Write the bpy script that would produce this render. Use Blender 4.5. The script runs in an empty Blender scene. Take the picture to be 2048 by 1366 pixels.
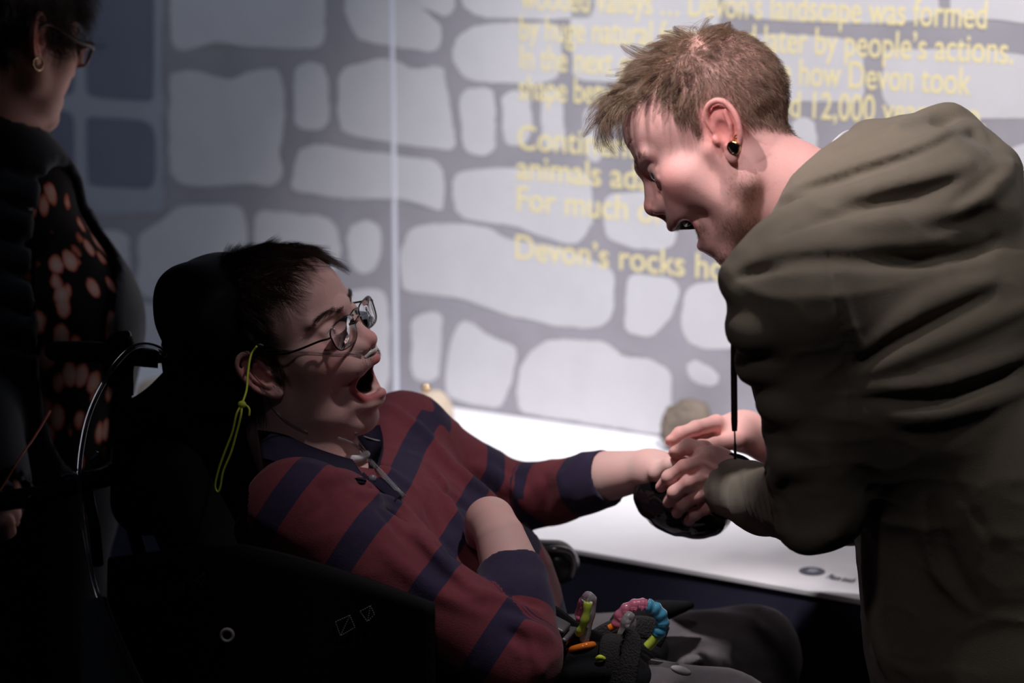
import bpy, bmesh, math, random
import numpy as np
from mathutils import Vector, Matrix, Euler

rng = np.random.default_rng(7)
random.seed(7)
SC = bpy.context.scene
COL = SC.collection

# ------------------------------------------------------------------ camera, world, lights
FPX = 4420.0
TH = math.radians(12.7)
CAM = np.array([0.0, -2.536, 1.62])
FW = np.array([0.0, math.cos(TH), -math.sin(TH)])
UP = np.array([0.0, math.sin(TH), math.cos(TH)])
RT = np.array([1.0, 0.0, 0.0])

cd = bpy.data.cameras.new('camera')
cd.sensor_width = 36.0
cd.lens = 36.0 * FPX / 2048.0
cd.clip_start = 0.05
cd.dof.use_dof = True
cd.dof.focus_distance = 2.58
cd.dof.aperture_fstop = 3.0
cam = bpy.data.objects.new('camera', cd)
COL.objects.link(cam)
cam.location = CAM
cam.rotation_euler = (math.radians(90) - TH, 0, 0)
SC.camera = cam

w = bpy.data.worlds.new('world')
SC.world = w
w.use_nodes = True
w.node_tree.nodes['Background'].inputs[0].default_value = (0.55, 0.62, 0.9, 1)
w.node_tree.nodes['Background'].inputs[1].default_value = 0.006

SC.view_settings.view_transform = 'Standard'
SC.view_settings.look = 'None'
SC.view_settings.exposure = 0.0
SC.view_settings.gamma = 1.0
SC.view_settings.use_curve_mapping = False


def spot(name, loc, target, power, angle, blend=0.6, size=0.05, color=(1, 1, 1)):
    l = bpy.data.lights.new(name, 'SPOT')
    l.energy = power
    l.spot_size = math.radians(angle)
    l.spot_blend = blend
    l.shadow_soft_size = size
    l.color = color
    o = bpy.data.objects.new(name, l)
    COL.objects.link(o)
    o.location = loc
    d = Vector(target) - Vector(loc)
    o.rotation_euler = d.to_track_quat('-Z', 'Y').to_euler()
    return o


spot('gallery_spot_key', (-0.75, -0.98, 2.72), (0.34, -0.05, 1.38), 152, 17, 1.0, 0.025, (1.0, 0.90, 0.90))
spot('added_fill_spot', (-0.2, -1.7, 2.8), (0.30, 0.0, 1.08), 17, 34, 1.0, 0.1, (1.0, 0.92, 0.94))  # added weak fill to lift the torso and cheek, not a gallery fixture
spot('gallery_spot_hands', (-0.32, -0.30, 2.9), (0.22, 0.11, 0.90), 200, 14, 1.0, 0.04, (1.0, 0.94, 0.94))
spot('gallery_spot_lap', (0.42, -0.50, 2.95), (0.10, 0.02, 0.88), 80, 28, 1.0, 0.04, (1.0, 0.93, 0.95))
spot('gallery_spot_back', (1.35, -0.55, 2.8), (0.75, 0.0, 1.15), 30, 32, 1.0, 0.06, (1.0, 0.96, 0.92))
spot('gallery_spot_shelf', (0.05, 0.50, 2.9), (-0.06, 0.92, 0.65), 115, 34, 1.0, 0.05, (1.0, 0.97, 0.98))
spot('gallery_spot_wall', (0.62, -0.90, 2.95), (0.48, 1.00, 1.20), 370, 36, 0.75, 0.06, (1.0, 0.97, 0.98))
spot('gallery_spot_wall_cool', (-0.85, 0.3, 2.9), (-0.45, 1.55, 0.7), 46, 70, 0.9, 0.06, (0.74, 0.84, 1.0))

# ------------------------------------------------------------------ helpers
def S(r, g, b):
    f = lambda c: c / 12.92 if c <= 0.04045 else ((c + 0.055) / 1.055) ** 2.4
    return np.array([f(r / 255), f(g / 255), f(b / 255)])


def P(px, py, y):
    r = FW + (px - 1024) / FPX * RT - (py - 683) / FPX * UP
    return CAM + r * ((y - CAM[1]) / r[1])


def PP(*pts):
    return [P(*p) for p in pts]


W0 = np.array([0.3163104, 1.054, 0.6367641])
WU = np.array([math.cos(math.pi / 6), -math.sin(math.pi / 6), 0])
WN = np.array([-math.sin(math.pi / 6), -math.cos(math.pi / 6), 0])
ZS = W0[2]


def on_wall(px, py):
    r = FW + (px - 1024) / FPX * RT - (py - 683) / FPX * UP
    return CAM + r * (((W0 - CAM) @ WN) / (r @ WN))


def on_z(px, py, z):
    r = FW + (px - 1024) / FPX * RT - (py - 683) / FPX * UP
    return CAM + r * ((z - CAM[2]) / r[2])


def W(u, n, z):      # wall frame: along the wall, out of the wall, height
    p = W0 + WU * u + WN * n
    return np.array([p[0], p[1], z])


def tag(o, label=None, cat=None, group=None, kind=None):
    if label: o['label'] = label
    if cat: o['category'] = cat
    if group: o['group'] = group
    if kind: o['kind'] = kind
    return o


def mat(name, col, rough=0.6, metal=0.0, spec=0.5, bump=0.0, bscale=200.0, vary=0.0, vscale=8.0, sheen=0.0,
        trans=0.0, sss=0.0, coat=0.0, ior=1.45, alpha=1.0, sss_r=(0.012, 0.005, 0.003), emit=0.0):
    m = bpy.data.materials.new(name)
    m.use_nodes = True
    nt = m.node_tree
    b = nt.nodes['Principled BSDF']
    c = tuple(col) + (1,) if not isinstance(col, str) else None
    b.inputs['Roughness'].default_value = rough
    b.inputs['Metallic'].default_value = metal
    b.inputs['Specular IOR Level'].default_value = spec
    b.inputs['IOR'].default_value = ior
    b.inputs['Transmission Weight'].default_value = trans
    b.inputs['Coat Weight'].default_value = coat
    b.inputs['Sheen Weight'].default_value = sheen
    b.inputs['Alpha'].default_value = alpha
    if sss:
        b.inputs['Subsurface Weight'].default_value = sss
        b.inputs['Subsurface Radius'].default_value = sss_r
        b.inputs['Subsurface Scale'].default_value = 1.0
    tc = nt.nodes.new('ShaderNodeTexCoord')
    if c is None:
        at = nt.nodes.new('ShaderNodeAttribute')
        at.attribute_name = col
        csock = at.outputs['Color']
        nt.links.new(csock, b.inputs['Base Color'])
    else:
        b.inputs['Base Color'].default_value = c
        csock = None
    if vary:
        n = nt.nodes.new('ShaderNodeTexNoise')
        n.inputs['Scale'].default_value = vscale
        n.inputs['Detail'].default_value = 6
        nt.links.new(tc.outputs['Object'], n.inputs['Vector'])
        mp = nt.nodes.new('ShaderNodeMapRange')
        mp.inputs[1].default_value = 0.25
        mp.inputs[2].default_value = 0.75
        mp.inputs[3].default_value = 1 - vary
        mp.inputs[4].default_value = 1 + vary
        nt.links.new(n.outputs['Fac'], mp.inputs[0])
        mx = nt.nodes.new('ShaderNodeMix')
        mx.data_type = 'RGBA'
        mx.blend_type = 'MULTIPLY'
        mx.inputs[0].default_value = 1
        if csock: nt.links.new(csock, mx.inputs[6])
        else: mx.inputs[6].default_value = c
        nt.links.new(mp.outputs[0], mx.inputs[7])
        nt.links.new(mx.outputs[2], b.inputs['Base Color'])
    if bump:
        n = nt.nodes.new('ShaderNodeTexNoise')
        n.inputs['Scale'].default_value = bscale
        n.inputs['Detail'].default_value = 4
        nt.links.new(tc.outputs['Object'], n.inputs['Vector'])
        bp = nt.nodes.new('ShaderNodeBump')
        bp.inputs['Strength'].default_value = bump
        bp.inputs['Distance'].default_value = 0.004
        nt.links.new(n.outputs['Fac'], bp.inputs['Height'])
        nt.links.new(bp.outputs[0], b.inputs['Normal'])
    return m


def mesh_obj(name, V, Fc, m, parent=None, smooth=True, colors=None, fattr=None):
    me = bpy.data.meshes.new(name)
    if isinstance(Fc, np.ndarray) and isinstance(V, np.ndarray):
        me.vertices.add(len(V))
        me.vertices.foreach_set('co', V.astype(np.float32).ravel())
        k = Fc.shape[1]
        me.loops.add(Fc.size)
        me.loops.foreach_set('vertex_index', Fc.astype(np.int32).ravel())
        me.polygons.add(len(Fc))
        me.polygons.foreach_set('loop_start', np.arange(0, Fc.size, k, dtype=np.int32))
        me.polygons.foreach_set('loop_total', np.full(len(Fc), k, dtype=np.int32))
        me.update(calc_edges=True)
        me.validate()
    else:
        me.from_pydata([tuple(v) for v in V], [], [tuple(f) for f in Fc])
    me.polygons.foreach_set('use_smooth', np.full(len(me.polygons), smooth))
    if colors is not None:
        a = me.color_attributes.new('Col', 'FLOAT_COLOR', 'POINT')
        c = np.ones((len(V), 4), np.float32)
        c[:, :3] = colors
        a.data.foreach_set('color', c.ravel())
    if fattr:
        for k_, v_ in fattr.items():
            a = me.attributes.new(k_, 'FLOAT', 'POINT')
            a.data.foreach_set('value', np.asarray(v_, np.float32))
    for mm in (m if isinstance(m, (list, tuple)) else [m]):
        me.materials.append(mm)
    o = bpy.data.objects.new(name, me)
    COL.objects.link(o)
    if parent is not None:
        o.parent = parent
        o.matrix_parent_inverse = parent.matrix_world.inverted() if False else Matrix.Translation(-Vector(parent.location))
    return o


def empty(name, loc, label, cat, group=None):
    o = bpy.data.objects.new(name, None)
    o.empty_display_size = 0.05
    COL.objects.link(o)
    o.location = loc
    tag(o, label, cat, group)
    return o


class MB:
    def __init__(s): s.V = []; s.F = []

    def add(s, V, Fc):
        n = len(s.V)
        s.V += [tuple(v) for v in V]
        s.F += [tuple(i + n for i in f) for f in Fc]
        return s

    def build(s, name, m, parent=None, smooth=True):
        return mesh_obj(name, s.V, s.F, m, parent, smooth)

    def box(s, c, dim, R=np.eye(3), bevel=0.0):
        bm = bmesh.new()
        bmesh.ops.create_cube(bm, size=1.0)
        for v in bm.verts: v.co = Vector((v.co.x * dim[0], v.co.y * dim[1], v.co.z * dim[2]))
        if bevel: bmesh.ops.bevel(bm, geom=list(bm.edges), offset=bevel, segments=3, affect='EDGES', profile=0.6)
        bm.verts.index_update()
        V = [np.asarray(R) @ np.array(v.co) + np.asarray(c) for v in bm.verts]
        Fc = [[v.index for v in f.verts] for f in bm.faces]
        bm.free()
        return s.add(V, Fc)

    def tube(s, pts, r, n=12, cap=True, closed=False, flat=1.0, side=None):
        pts = np.asarray(pts, float)
        m = len(pts)
        rr = np.full(m, r) if np.isscalar(r) else np.asarray(r)
        T = np.gradient(pts, axis=0)
        if closed: T = np.roll(pts, -1, 0) - np.roll(pts, 1, 0)
        T /= np.linalg.norm(T, axis=1)[:, None] + 1e-12
        a = np.array(side if side is not None else [0.3, 0.5, 0.81])
        V = []
        N = None
        for i in range(m):
            if side is not None or N is None: N = a - T[i] * (a @ T[i])
            else: N = N - T[i] * (N @ T[i])
            N /= np.linalg.norm(N) + 1e-12
            B = np.cross(T[i], N)
            for k in range(n):
                t = 2 * math.pi * k / n
                V.append(pts[i] + rr[i] * (math.cos(t) * N + math.sin(t) * B * flat))
        Fc = []
        for i in range(m if closed else m - 1):
            j = (i + 1) % m
            for k in range(n):
                l = (k + 1) % n
                Fc.append((i * n + k, i * n + l, j * n + l, j * n + k))
        if cap and not closed:
            Fc.append(tuple(range(n))[::-1])
            Fc.append(tuple((m - 1) * n + k for k in range(n)))
        return s.add(V, Fc)

    def ell(s, c, r, R=np.eye(3), nu=20, nv=12):
        V = []
        Fc = []
        for i in range(nv + 1):
            ph = math.pi * i / nv
            for k in range(nu):
                t = 2 * math.pi * k / nu
                V.append(np.asarray(R) @ np.array([r[0] * math.sin(ph) * math.cos(t), r[1] * math.sin(ph) * math.sin(t), r[2] * math.cos(ph)]) + np.asarray(c))
        for i in range(nv):
            for k in range(nu):
                l = (k + 1) % nu
                Fc.append((i * nu + k, (i + 1) * nu + k, (i + 1) * nu + l, i * nu + l))
        return s.add(V, Fc)

    def cyl(s, a, b, r, n=24):
        return s.tube([a, b], r, n)

    def lathe(s, c, prof, axis=(0, 0, 1), n=28):   # prof: (radius, along axis)
        ax = np.asarray(axis, float); ax /= np.linalg.norm(ax)
        t = np.array([1, 0, 0]) if abs(ax[0]) < 0.8 else np.array([0, 1, 0])
        N = np.cross(ax, t); N /= np.linalg.norm(N); B = np.cross(ax, N)
        V = []
        for (r, h) in prof:
            for k in range(n):
                a = 2 * math.pi * k / n
                V.append(np.asarray(c) + ax * h + r * (math.cos(a) * N + math.sin(a) * B))
        Fc = [(i * n + k, i * n + (k + 1) % n, (i + 1) * n + (k + 1) % n, (i + 1) * n + k) for i in range(len(prof) - 1) for k in range(n)]
        return s.add(V, Fc)


def spline(pts, n=12, closed=False):
    p = np.asarray(pts, float)
    m = len(p)
    out = []
    for i in range(m if closed else m - 1):
        p0 = p[(i - 1) % m] if closed or i > 0 else 2 * p[0] - p[1]
        p1 = p[i]
        p2 = p[(i + 1) % m]
        p3 = p[(i + 2) % m] if closed or i + 2 < m else 2 * p[-1] - p[-2]
        for k in range(n):
            t = k / n
            out.append(0.5 * ((2 * p1) + (-p0 + p2) * t + (2 * p0 - 5 * p1 + 4 * p2 - p3) * t * t + (-p0 + 3 * p1 - 3 * p2 + p3) * t ** 3))
    if not closed: out.append(p[-1])
    return np.array(out)


# smooth value noise on arbitrary points (numpy)
_perm = rng.random((32, 32, 32)).astype(np.float32)


def vnoise(p, scale):
    q = np.asarray(p, np.float32) * scale
    i = np.floor(q).astype(int)
    f = q - i
    f = f * f * (3 - 2 * f)
    r = 0
    for dx in (0, 1):
        for dy in (0, 1):
            for dz in (0, 1):
                wgt = (f[..., 0] if dx else 1 - f[..., 0]) * (f[..., 1] if dy else 1 - f[..., 1]) * (f[..., 2] if dz else 1 - f[..., 2])
                r = r + wgt * _perm[(i[..., 0] + dx) % 32, (i[..., 1] + dy) % 32, (i[..., 2] + dz) % 32]
    return r * 2 - 1


def ss(x, a, b):
    t = np.clip((x - a) / (b - a), 0, 1)
    return t * t * (3 - 2 * t)


# ------------------------------------------------------------------ sculpting field (signed distance on a grid -> surface nets)
class Field:
    def __init__(s, lo, hi, h):
        s.lo = np.asarray(lo, float)
        s.h = h
        s.n = np.ceil((np.asarray(hi, float) - s.lo) / h).astype(int) + 1
        s.d = np.full(s.n, 9e3 * h, np.float32)
        s.ax = [(s.lo[i] + h * np.arange(s.n[i])).astype(np.float32) for i in range(3)]

    def _sub(s, lo, hi):
        a = np.clip(np.floor((np.asarray(lo) - s.lo) / s.h).astype(int), 0, s.n)
        b = np.clip(np.ceil((np.asarray(hi) - s.lo) / s.h).astype(int) + 1, 0, s.n)
        if np.any(b <= a): return None, None
        sl = tuple(slice(a[i], b[i]) for i in range(3))
        X = s.ax[0][sl[0]][:, None, None]
        Y = s.ax[1][sl[1]][None, :, None]
        Z = s.ax[2][sl[2]][None, None, :]
        return sl, (X, Y, Z)

    def put(s, fn, lo, hi, k, op):
        m = 1.5 * k + 5 * s.h
        sl, X = s._sub(np.asarray(lo) - m, np.asarray(hi) + m)
        if sl is None: return s
        v = fn(*X)
        c = s.d[sl]
        if op == '-': a, b = -c, v
        else: a, b = c, v
        if op == '-':
            if k > 0:
                hh = np.maximum(k - np.abs(a - b), 0) / k
                r = -(np.minimum(a, b) - hh * hh * k * 0.25)
            else: r = np.maximum(c, -v)
        else:
            if k > 0:
                hh = np.maximum(k - np.abs(a - b), 0) / k
                r = np.minimum(a, b) - hh * hh * k * 0.25
            else: r = np.minimum(a, b)
        s.d[sl] = r
        return s

    def ell(s, c, r, k=0, R=None, op='+'):
        c = np.asarray(c, float)
        r = np.asarray(r, float)
        e = r.max() if R is not None else r

        def fn(X, Y, Z):
            x, y, z = X - c[0], Y - c[1], Z - c[2]
            if R is not None:
                x, y, z = (R[0, 0] * x + R[1, 0] * y + R[2, 0] * z, R[0, 1] * x + R[1, 1] * y + R[2, 1] * z, R[0, 2] * x + R[1, 2] * y + R[2, 2] * z)
            k0 = np.sqrt((x / r[0]) ** 2 + (y / r[1]) ** 2 + (z / r[2]) ** 2) + 1e-9
            k1 = np.sqrt((x / r[0] ** 2) ** 2 + (y / r[1] ** 2) ** 2 + (z / r[2] ** 2) ** 2) + 1e-9
            return k0 * (k0 - 1) / k1
        return s.put(fn, c - e, c + e, k, op)

    def cone(s, a, b, ra, rb=None, k=0, op='+', sy=1.0):   # capsule with two radii; sy stretches it along y
        a = np.asarray(a, float).copy()
        b = np.asarray(b, float).copy()
        rb = ra if rb is None else rb
        R = max(ra, rb)
        e = np.array([R, R * sy, R])
        lo, hi = np.minimum(a, b) - e, np.maximum(a, b) + e
        y0 = a[1]
        d = b - a
        d[1] /= sy
        L = max(d @ d, 1e-12)

        def fn(X, Y, Z):
            x, y, z = X - a[0], (Y - y0) / sy, Z - a[2]
            t = np.clip((x * d[0] + y * d[1] + z * d[2]) / L, 0, 1)
            return np.sqrt((x - t * d[0]) ** 2 + (y - t * d[1]) ** 2 + (z - t * d[2]) ** 2) - (ra + (rb - ra) * t)
        return s.put(fn, lo, hi, k, op)

    def path(s, pts, r, k=0, op='+', sy=1.0):
        pts = [np.asarray(p, float) for p in pts]
        rr = [r] * len(pts) if np.isscalar(r) else list(r)
        lo = np.min(pts, 0) - max(rr) * max(1, sy)
        hi = np.max(pts, 0) + max(rr) * max(1, sy)

        def fn(X, Y, Z):
            best = None
            for i in range(len(pts) - 1):
                a, b = pts[i], pts[i + 1]
                d = b - a
                d = d / np.array([1, sy, 1])
                L = max(d @ d, 1e-12)
                x, y, z = X - a[0], (Y - a[1]) / sy, Z - a[2]
                t = np.clip((x * d[0] + y * d[1] + z * d[2]) / L, 0, 1)
                v = np.sqrt((x - t * d[0]) ** 2 + (y - t * d[1]) ** 2 + (z - t * d[2]) ** 2) - (rr[i] + (rr[i + 1] - rr[i]) * t)
                best = v if best is None else np.minimum(best, v)
            return best
        return s.put(fn, lo, hi, k, op)

    def wrinkle(s, amp, scale, stretch=(1, 1, 1), seed=0.0):      # fine cloth creases: ridged noise added to the distance
        X = np.stack(np.meshgrid(*s.ax, indexing='ij'), -1)
        near = np.abs(s.d) < 3 * amp + 4 * s.h
        q = X[near] * np.asarray(stretch, np.float32) + seed
        n = (1 - np.abs(vnoise(q, scale))) ** 4 * .7 + (1 - np.abs(vnoise(q + 5, scale * 2.1))) ** 4 * .3
        s.d[near] -= (amp * (n - .35)).astype(np.float32)
        return s

    def plane(s, p, n, k=0):       # cuts away what lies beyond p along n
        p = np.asarray(p, float)
        n = np.asarray(n, float) / np.linalg.norm(n)
        X = s.ax[0][:, None, None]
        Y = s.ax[1][None, :, None]
        Z = s.ax[2][None, None, :]
        v = ((X - p[0]) * n[0] + (Y - p[1]) * n[1] + (Z - p[2]) * n[2]).astype(np.float32)
        s.d = np.maximum(s.d, v)
        return s

    def sample(s, p):
        q = (np.asarray(p) - s.lo) / s.h
        q = np.clip(q, 0, s.n - 1.001)
        i = q.astype(int)
        f = q - i
        r = 0
        for dx in (0, 1):
            for dy in (0, 1):
                for dz in (0, 1):
                    wgt = (f[..., 0] if dx else 1 - f[..., 0]) * (f[..., 1] if dy else 1 - f[..., 1]) * (f[..., 2] if dz else 1 - f[..., 2])
                    r = r + wgt * s.d[i[..., 0] + dx, i[..., 1] + dy, i[..., 2] + dz]
        return r

    def hit(s, px, py):      # where the surface lies on the line of sight through a photograph pixel (world-space fields)
        r = FW + (px - 1024) / FPX * RT - (py - 683) / FPX * UP
        t0 = (s.lo[1] - CAM[1]) / r[1]
        t1 = (s.lo[1] + s.h * (s.n[1] - 1) - CAM[1]) / r[1]
        t = np.linspace(t0, t1, 700)
        p = CAM + t[:, None] * r
        inside = np.all((p >= s.lo) & (p <= s.lo + s.h * (s.n - 1)), axis=1)
        v = s.sample(p)
        j = np.nonzero((v < 0) & inside)[0]
        return None if len(j) == 0 else p[j[0]]

    def stroke(s, px, r, depth=0.0, op='+', k=0.01, taper=True):   # a fold or crease laid along the surface
        q = spline(px, 5)
        hits = [s.hit(*a) for a in q]
        hits = [a for a in hits if a is not None]
        if len(hits) < 2: return s
        hits = np.array(hits)
        for _ in range(2):
            hits[1:-1] = (hits[:-2] + 2 * hits[1:-1] + hits[2:]) / 4
        dirn = hits - CAM
        dirn /= np.linalg.norm(dirn, axis=1)[:, None]
        hits = hits + dirn * depth
        n = len(hits)
        rr = np.full(n, r)
        if taper:
            t = np.linspace(0, 1, n)
            rr = r * (0.35 + 0.65 * np.sin(np.pi * np.clip(t, 0, 1)) ** 0.6)
        # keep only neighbouring hits that lie on the same sheet
        run = [0]
        for i in range(1, n + 1):
            if i == n or np.linalg.norm(hits[i] - hits[i - 1]) > 0.05:
                if len(run) > 1: s.path(hits[run], rr[run], k, op)
                run = [i]
            else: run.append(i)
        return s

    def smooth(s, it=1):
        for _ in range(it):
            for a in range(3):
                d = s.d
                u = np.moveaxis(d, a, 0)
                v = u.copy()
                v[1:-1] = 0.25 * u[:-2] + 0.5 * u[1:-1] + 0.25 * u[2:]
                s.d = np.ascontiguousarray(np.moveaxis(v, 0, a))
        return s

    def mesh(s):
        d = s.d
        sg = d < 0
        nx, ny, nz = d.shape
        c = np.zeros((nx - 1, ny - 1, nz - 1), np.int8)
        for dx in (0, 1):
            for dy in (0, 1):
                for dz in (0, 1):
                    c += sg[dx:nx - 1 + dx, dy:ny - 1 + dy, dz:nz - 1 + dz]
        act = (c > 0) & (c < 8)
        idx = np.full(act.shape, -1, np.int64)
        I = np.argwhere(act)
        idx[act] = np.arange(len(I))
        acc = np.zeros((len(I), 3))
        cnt = np.zeros(len(I))
        cor = [(a, b, e) for a in (0, 1) for b in (0, 1) for e in (0, 1)]
        for p in cor:
            for axn in range(3):
                if p[axn] == 0:
                    q = list(p)
                    q[axn] = 1
                    va = d[I[:, 0] + p[0], I[:, 1] + p[1], I[:, 2] + p[2]]
                    vb = d[I[:, 0] + q[0], I[:, 1] + q[1], I[:, 2] + q[2]]
                    x = (va < 0) != (vb < 0)
                    t = np.where(x, va / np.where(x, va - vb, 1), 0)
                    pos = np.tile(np.array(p, float), (len(I), 1))
                    pos[:, axn] += t
                    acc += pos * x[:, None]
                    cnt += x
        V = s.lo + s.h * (I + acc / cnt[:, None])
        Q = []
        for axn in range(3):
            b_, c_ = [(1, 2), (2, 0), (0, 1)][axn]
            A = sg[tuple(slice(0, -1) if i == axn else slice(1, -1) for i in range(3))]
            B = sg[tuple(slice(1, None) if i == axn else slice(1, -1) for i in range(3))]
            E = np.argwhere(A != B)
            if len(E) == 0: continue
            flip = A[E[:, 0], E[:, 1], E[:, 2]]
            base = E.copy()
            for i in range(3):
                if i != axn: base[:, i] += 1

            def cell(db, dc):
                q = base.copy()
                q[:, b_] += db
                q[:, c_] += dc
                return idx[q[:, 0], q[:, 1], q[:, 2]]
            quad = np.stack([cell(-1, -1), cell(0, -1), cell(0, 0), cell(-1, 0)], 1)
            quad[~flip] = quad[~flip][:, ::-1]
            Q.append(quad)
        return V, np.concatenate(Q)


def rotm(yaw, pitch, roll):
    c, s = math.cos, math.sin
    Rz = np.array([[c(yaw), -s(yaw), 0], [s(yaw), c(yaw), 0], [0, 0, 1]])
    Ry = np.array([[c(pitch), 0, -s(pitch)], [0, 1, 0], [s(pitch), 0, c(pitch)]])
    Rx = np.array([[1, 0, 0], [0, c(roll), -s(roll)], [0, s(roll), c(roll)]])
    return Rz @ Ry @ Rx


def join(parts):
    V, Fc, C = [], [], []
    n = 0
    for v, f, c in parts:
        V.append(v); Fc.append(f + n); C.append(np.broadcast_to(c, v.shape))
        n += len(v)
    return np.concatenate(V), np.concatenate(Fc), np.concatenate(C)


def normals(V, Q):
    a = np.cross(V[Q[:, 2]] - V[Q[:, 0]], V[Q[:, 3]] - V[Q[:, 1]])
    N = np.zeros_like(V)
    for i in range(4): np.add.at(N, Q[:, i], a)
    return N / (np.linalg.norm(N, axis=1)[:, None] + 1e-12)


def hair_obj(name, roots, dirs, m, parent, radius=0.00006, tip=0.2):
    """strands: roots (N,3), dirs: list of K offsets (N,3) added in turn along each strand"""
    N = len(roots)
    K = len(dirs) + 1
    pts = np.zeros((N, K, 3))
    pts[:, 0] = roots
    for i, dd in enumerate(dirs): pts[:, i + 1] = pts[:, i] + dd
    hc = bpy.data.hair_curves.new(name)
    hc.add_curves([K] * N)
    hc.position_data.foreach_set('vector', pts.astype(np.float32).ravel())
    a = hc.attributes.get('radius') or hc.attributes.new('radius', 'FLOAT', 'POINT')
    rr = np.tile(radius * np.linspace(1, tip, K), (N, 1))
    a.data.foreach_set('value', rr.astype(np.float32).ravel())
    hc.materials.append(m)
    o = bpy.data.objects.new(name, hc)
    COL.objects.link(o)
    if parent is not None:
        o.parent = parent
        o.matrix_parent_inverse = Matrix.Translation(-Vector(parent.location))
    return o

# ------------------------------------------------------------------ the setting: printed wall, display shelf, floor
M_mortar = mat('mural_mortar', S(156, 153, 161), 0.55, spec=0.25, vary=0.10, vscale=9)
M_stone = mat('mural_stone', S(204, 202, 207), 0.55, spec=0.25, vary=0.04, vscale=14)
M_blue = mat('mural_window_blue', S(120, 124, 140), 0.5, spec=0.25, vary=0.08, vscale=5)
M_frame = mat('mural_window_frame', S(168, 171, 182), 0.5, spec=0.25, vary=0.05, vscale=9)
M_text = mat('lettering_yellow', S(232, 219, 170), 0.5, spec=0.2)
M_seam = mat('panel_seam', S(225, 226, 238), 0.35, spec=0.4)
M_shelf = mat('shelf_white', S(238, 236, 240), 0.35, spec=0.4, vary=0.02, vscale=30)
M_navy = mat('cabinet_navy', S(56, 56, 76), 0.6, spec=0.3, vary=0.15, vscale=12)
M_floor = mat('floor_dark', S(40, 39, 42), 0.8, spec=0.2, vary=0.25, vscale=60)
M_logo = mat('logo_slate', S(70, 74, 92), 0.5)


def wall_pt(px, py):
    p = on_wall(px, py)
    return ((p - W0) @ WU, p[2])


def slab(name, u0, u1, n0, n1, z0, z1, m):
    V = [W(u, n, z) for u in (u0, u1) for n in (n0, n1) for z in (z0, z1)]
    Fc = [(0, 1, 3, 2), (4, 6, 7, 5), (0, 4, 5, 1), (2, 3, 7, 6), (0, 2, 6, 4), (1, 5, 7, 3)]
    return mesh_obj(name, V, Fc, m, smooth=False)


useam = wall_pt(789, 400)[0]
wl = tag(slab('wall_left', -2.6, useam - 0.004, -0.04, 0, 0, 2.7, M_mortar), kind='structure')
wr = tag(slab('wall_right', useam + 0.004, 1.9, -0.04, 0, 0, 2.7, M_mortar), kind='structure')
tag(slab('trim_1', useam - 0.004, useam + 0.004, -0.04, 0.002, 0, 2.7, M_seam), kind='structure')
tag(mesh_obj('floor', [(-4, -4, -0.02), (4, -4, -0.02), (4, 4, -0.02), (-4, 4, -0.02), (-4, -4, 0), (4, -4, 0), (4, 4, 0), (-4, 4, 0)],
             [(4, 5, 6, 7), (3, 2, 1, 0), (0, 1, 5, 4), (1, 2, 6, 5), (2, 3, 7, 6), (3, 0, 4, 7)], M_floor, smooth=False), kind='structure')


def decal(name, poly, n, m, parent, thick=0.0006, rough=0.0, rad=26):
    """a printed shape with an edge of its own, lying on the wall panel"""
    q = np.array(poly, float)
    out = []                     # corners rounded off over a short length only
    for i in range(len(q)):
        v, p_, n_ = q[i], q[i - 1], q[(i + 1) % len(q)]
        a = v + (p_ - v) * min(.45, rad / (np.linalg.norm(p_ - v) + 1e-6))
        b = v + (n_ - v) * min(.45, rad / (np.linalg.norm(n_ - v) + 1e-6))
        out += [a * (1 - t) ** 2 + v * 2 * t * (1 - t) + b * t * t for t in (0, .25, .5, .75, 1)]
    q = np.array(out)
    if rough:
        seg = []
        for i in range(len(q)):
            a, b = q[i], q[(i + 1) % len(q)]
            k = max(1, int(np.linalg.norm(b - a) / 7))
            for j in range(k): seg.append(a + (b - a) * j / k)
        q = np.array(seg)
        q3 = np.c_[q, np.zeros(len(q))]
        q[:, 0] += rough * (vnoise(q3, .05) + vnoise(q3 + 9, .13))
        q[:, 1] += rough * (vnoise(q3 + 31, .05) + vnoise(q3 + 57, .13))
    uz = np.array([wall_pt(*p) for p in q])
    k = len(uz)
    V = [W(u, n + thick, z) for u, z in uz] + [W(u, n - thick * .5, z) for u, z in uz]
    Fc = [tuple(range(k))] + [(i, i + k, (i + 1) % k + k, (i + 1) % k) for i in range(k)]
    bm = bmesh.new()
    vs = [bm.verts.new(v) for v in V]
    for f in Fc: bm.faces.new([vs[i] for i in f])
    bmesh.ops.triangulate(bm, faces=[f for f in bm.faces if len(f.verts) > 4])
    bmesh.ops.recalc_face_normals(bm, faces=bm.faces)
    me = bpy.data.meshes.new(name)
    bm.to_mesh(me); bm.free()
    me.materials.append(m)
    o = bpy.data.objects.new(name, me)
    COL.objects.link(o)
    o.parent = parent
    return o


c2 = lambda *p: [(140 + x / 2.439, y / 2.439) for x, y in p]
c1 = lambda *p: [(1000 + x / 1.954, y / 1.954) for x, y in p]
c3 = lambda *p: [(760 + x / 2.53, 380 + y / 2.53) for x, y in p]
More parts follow.
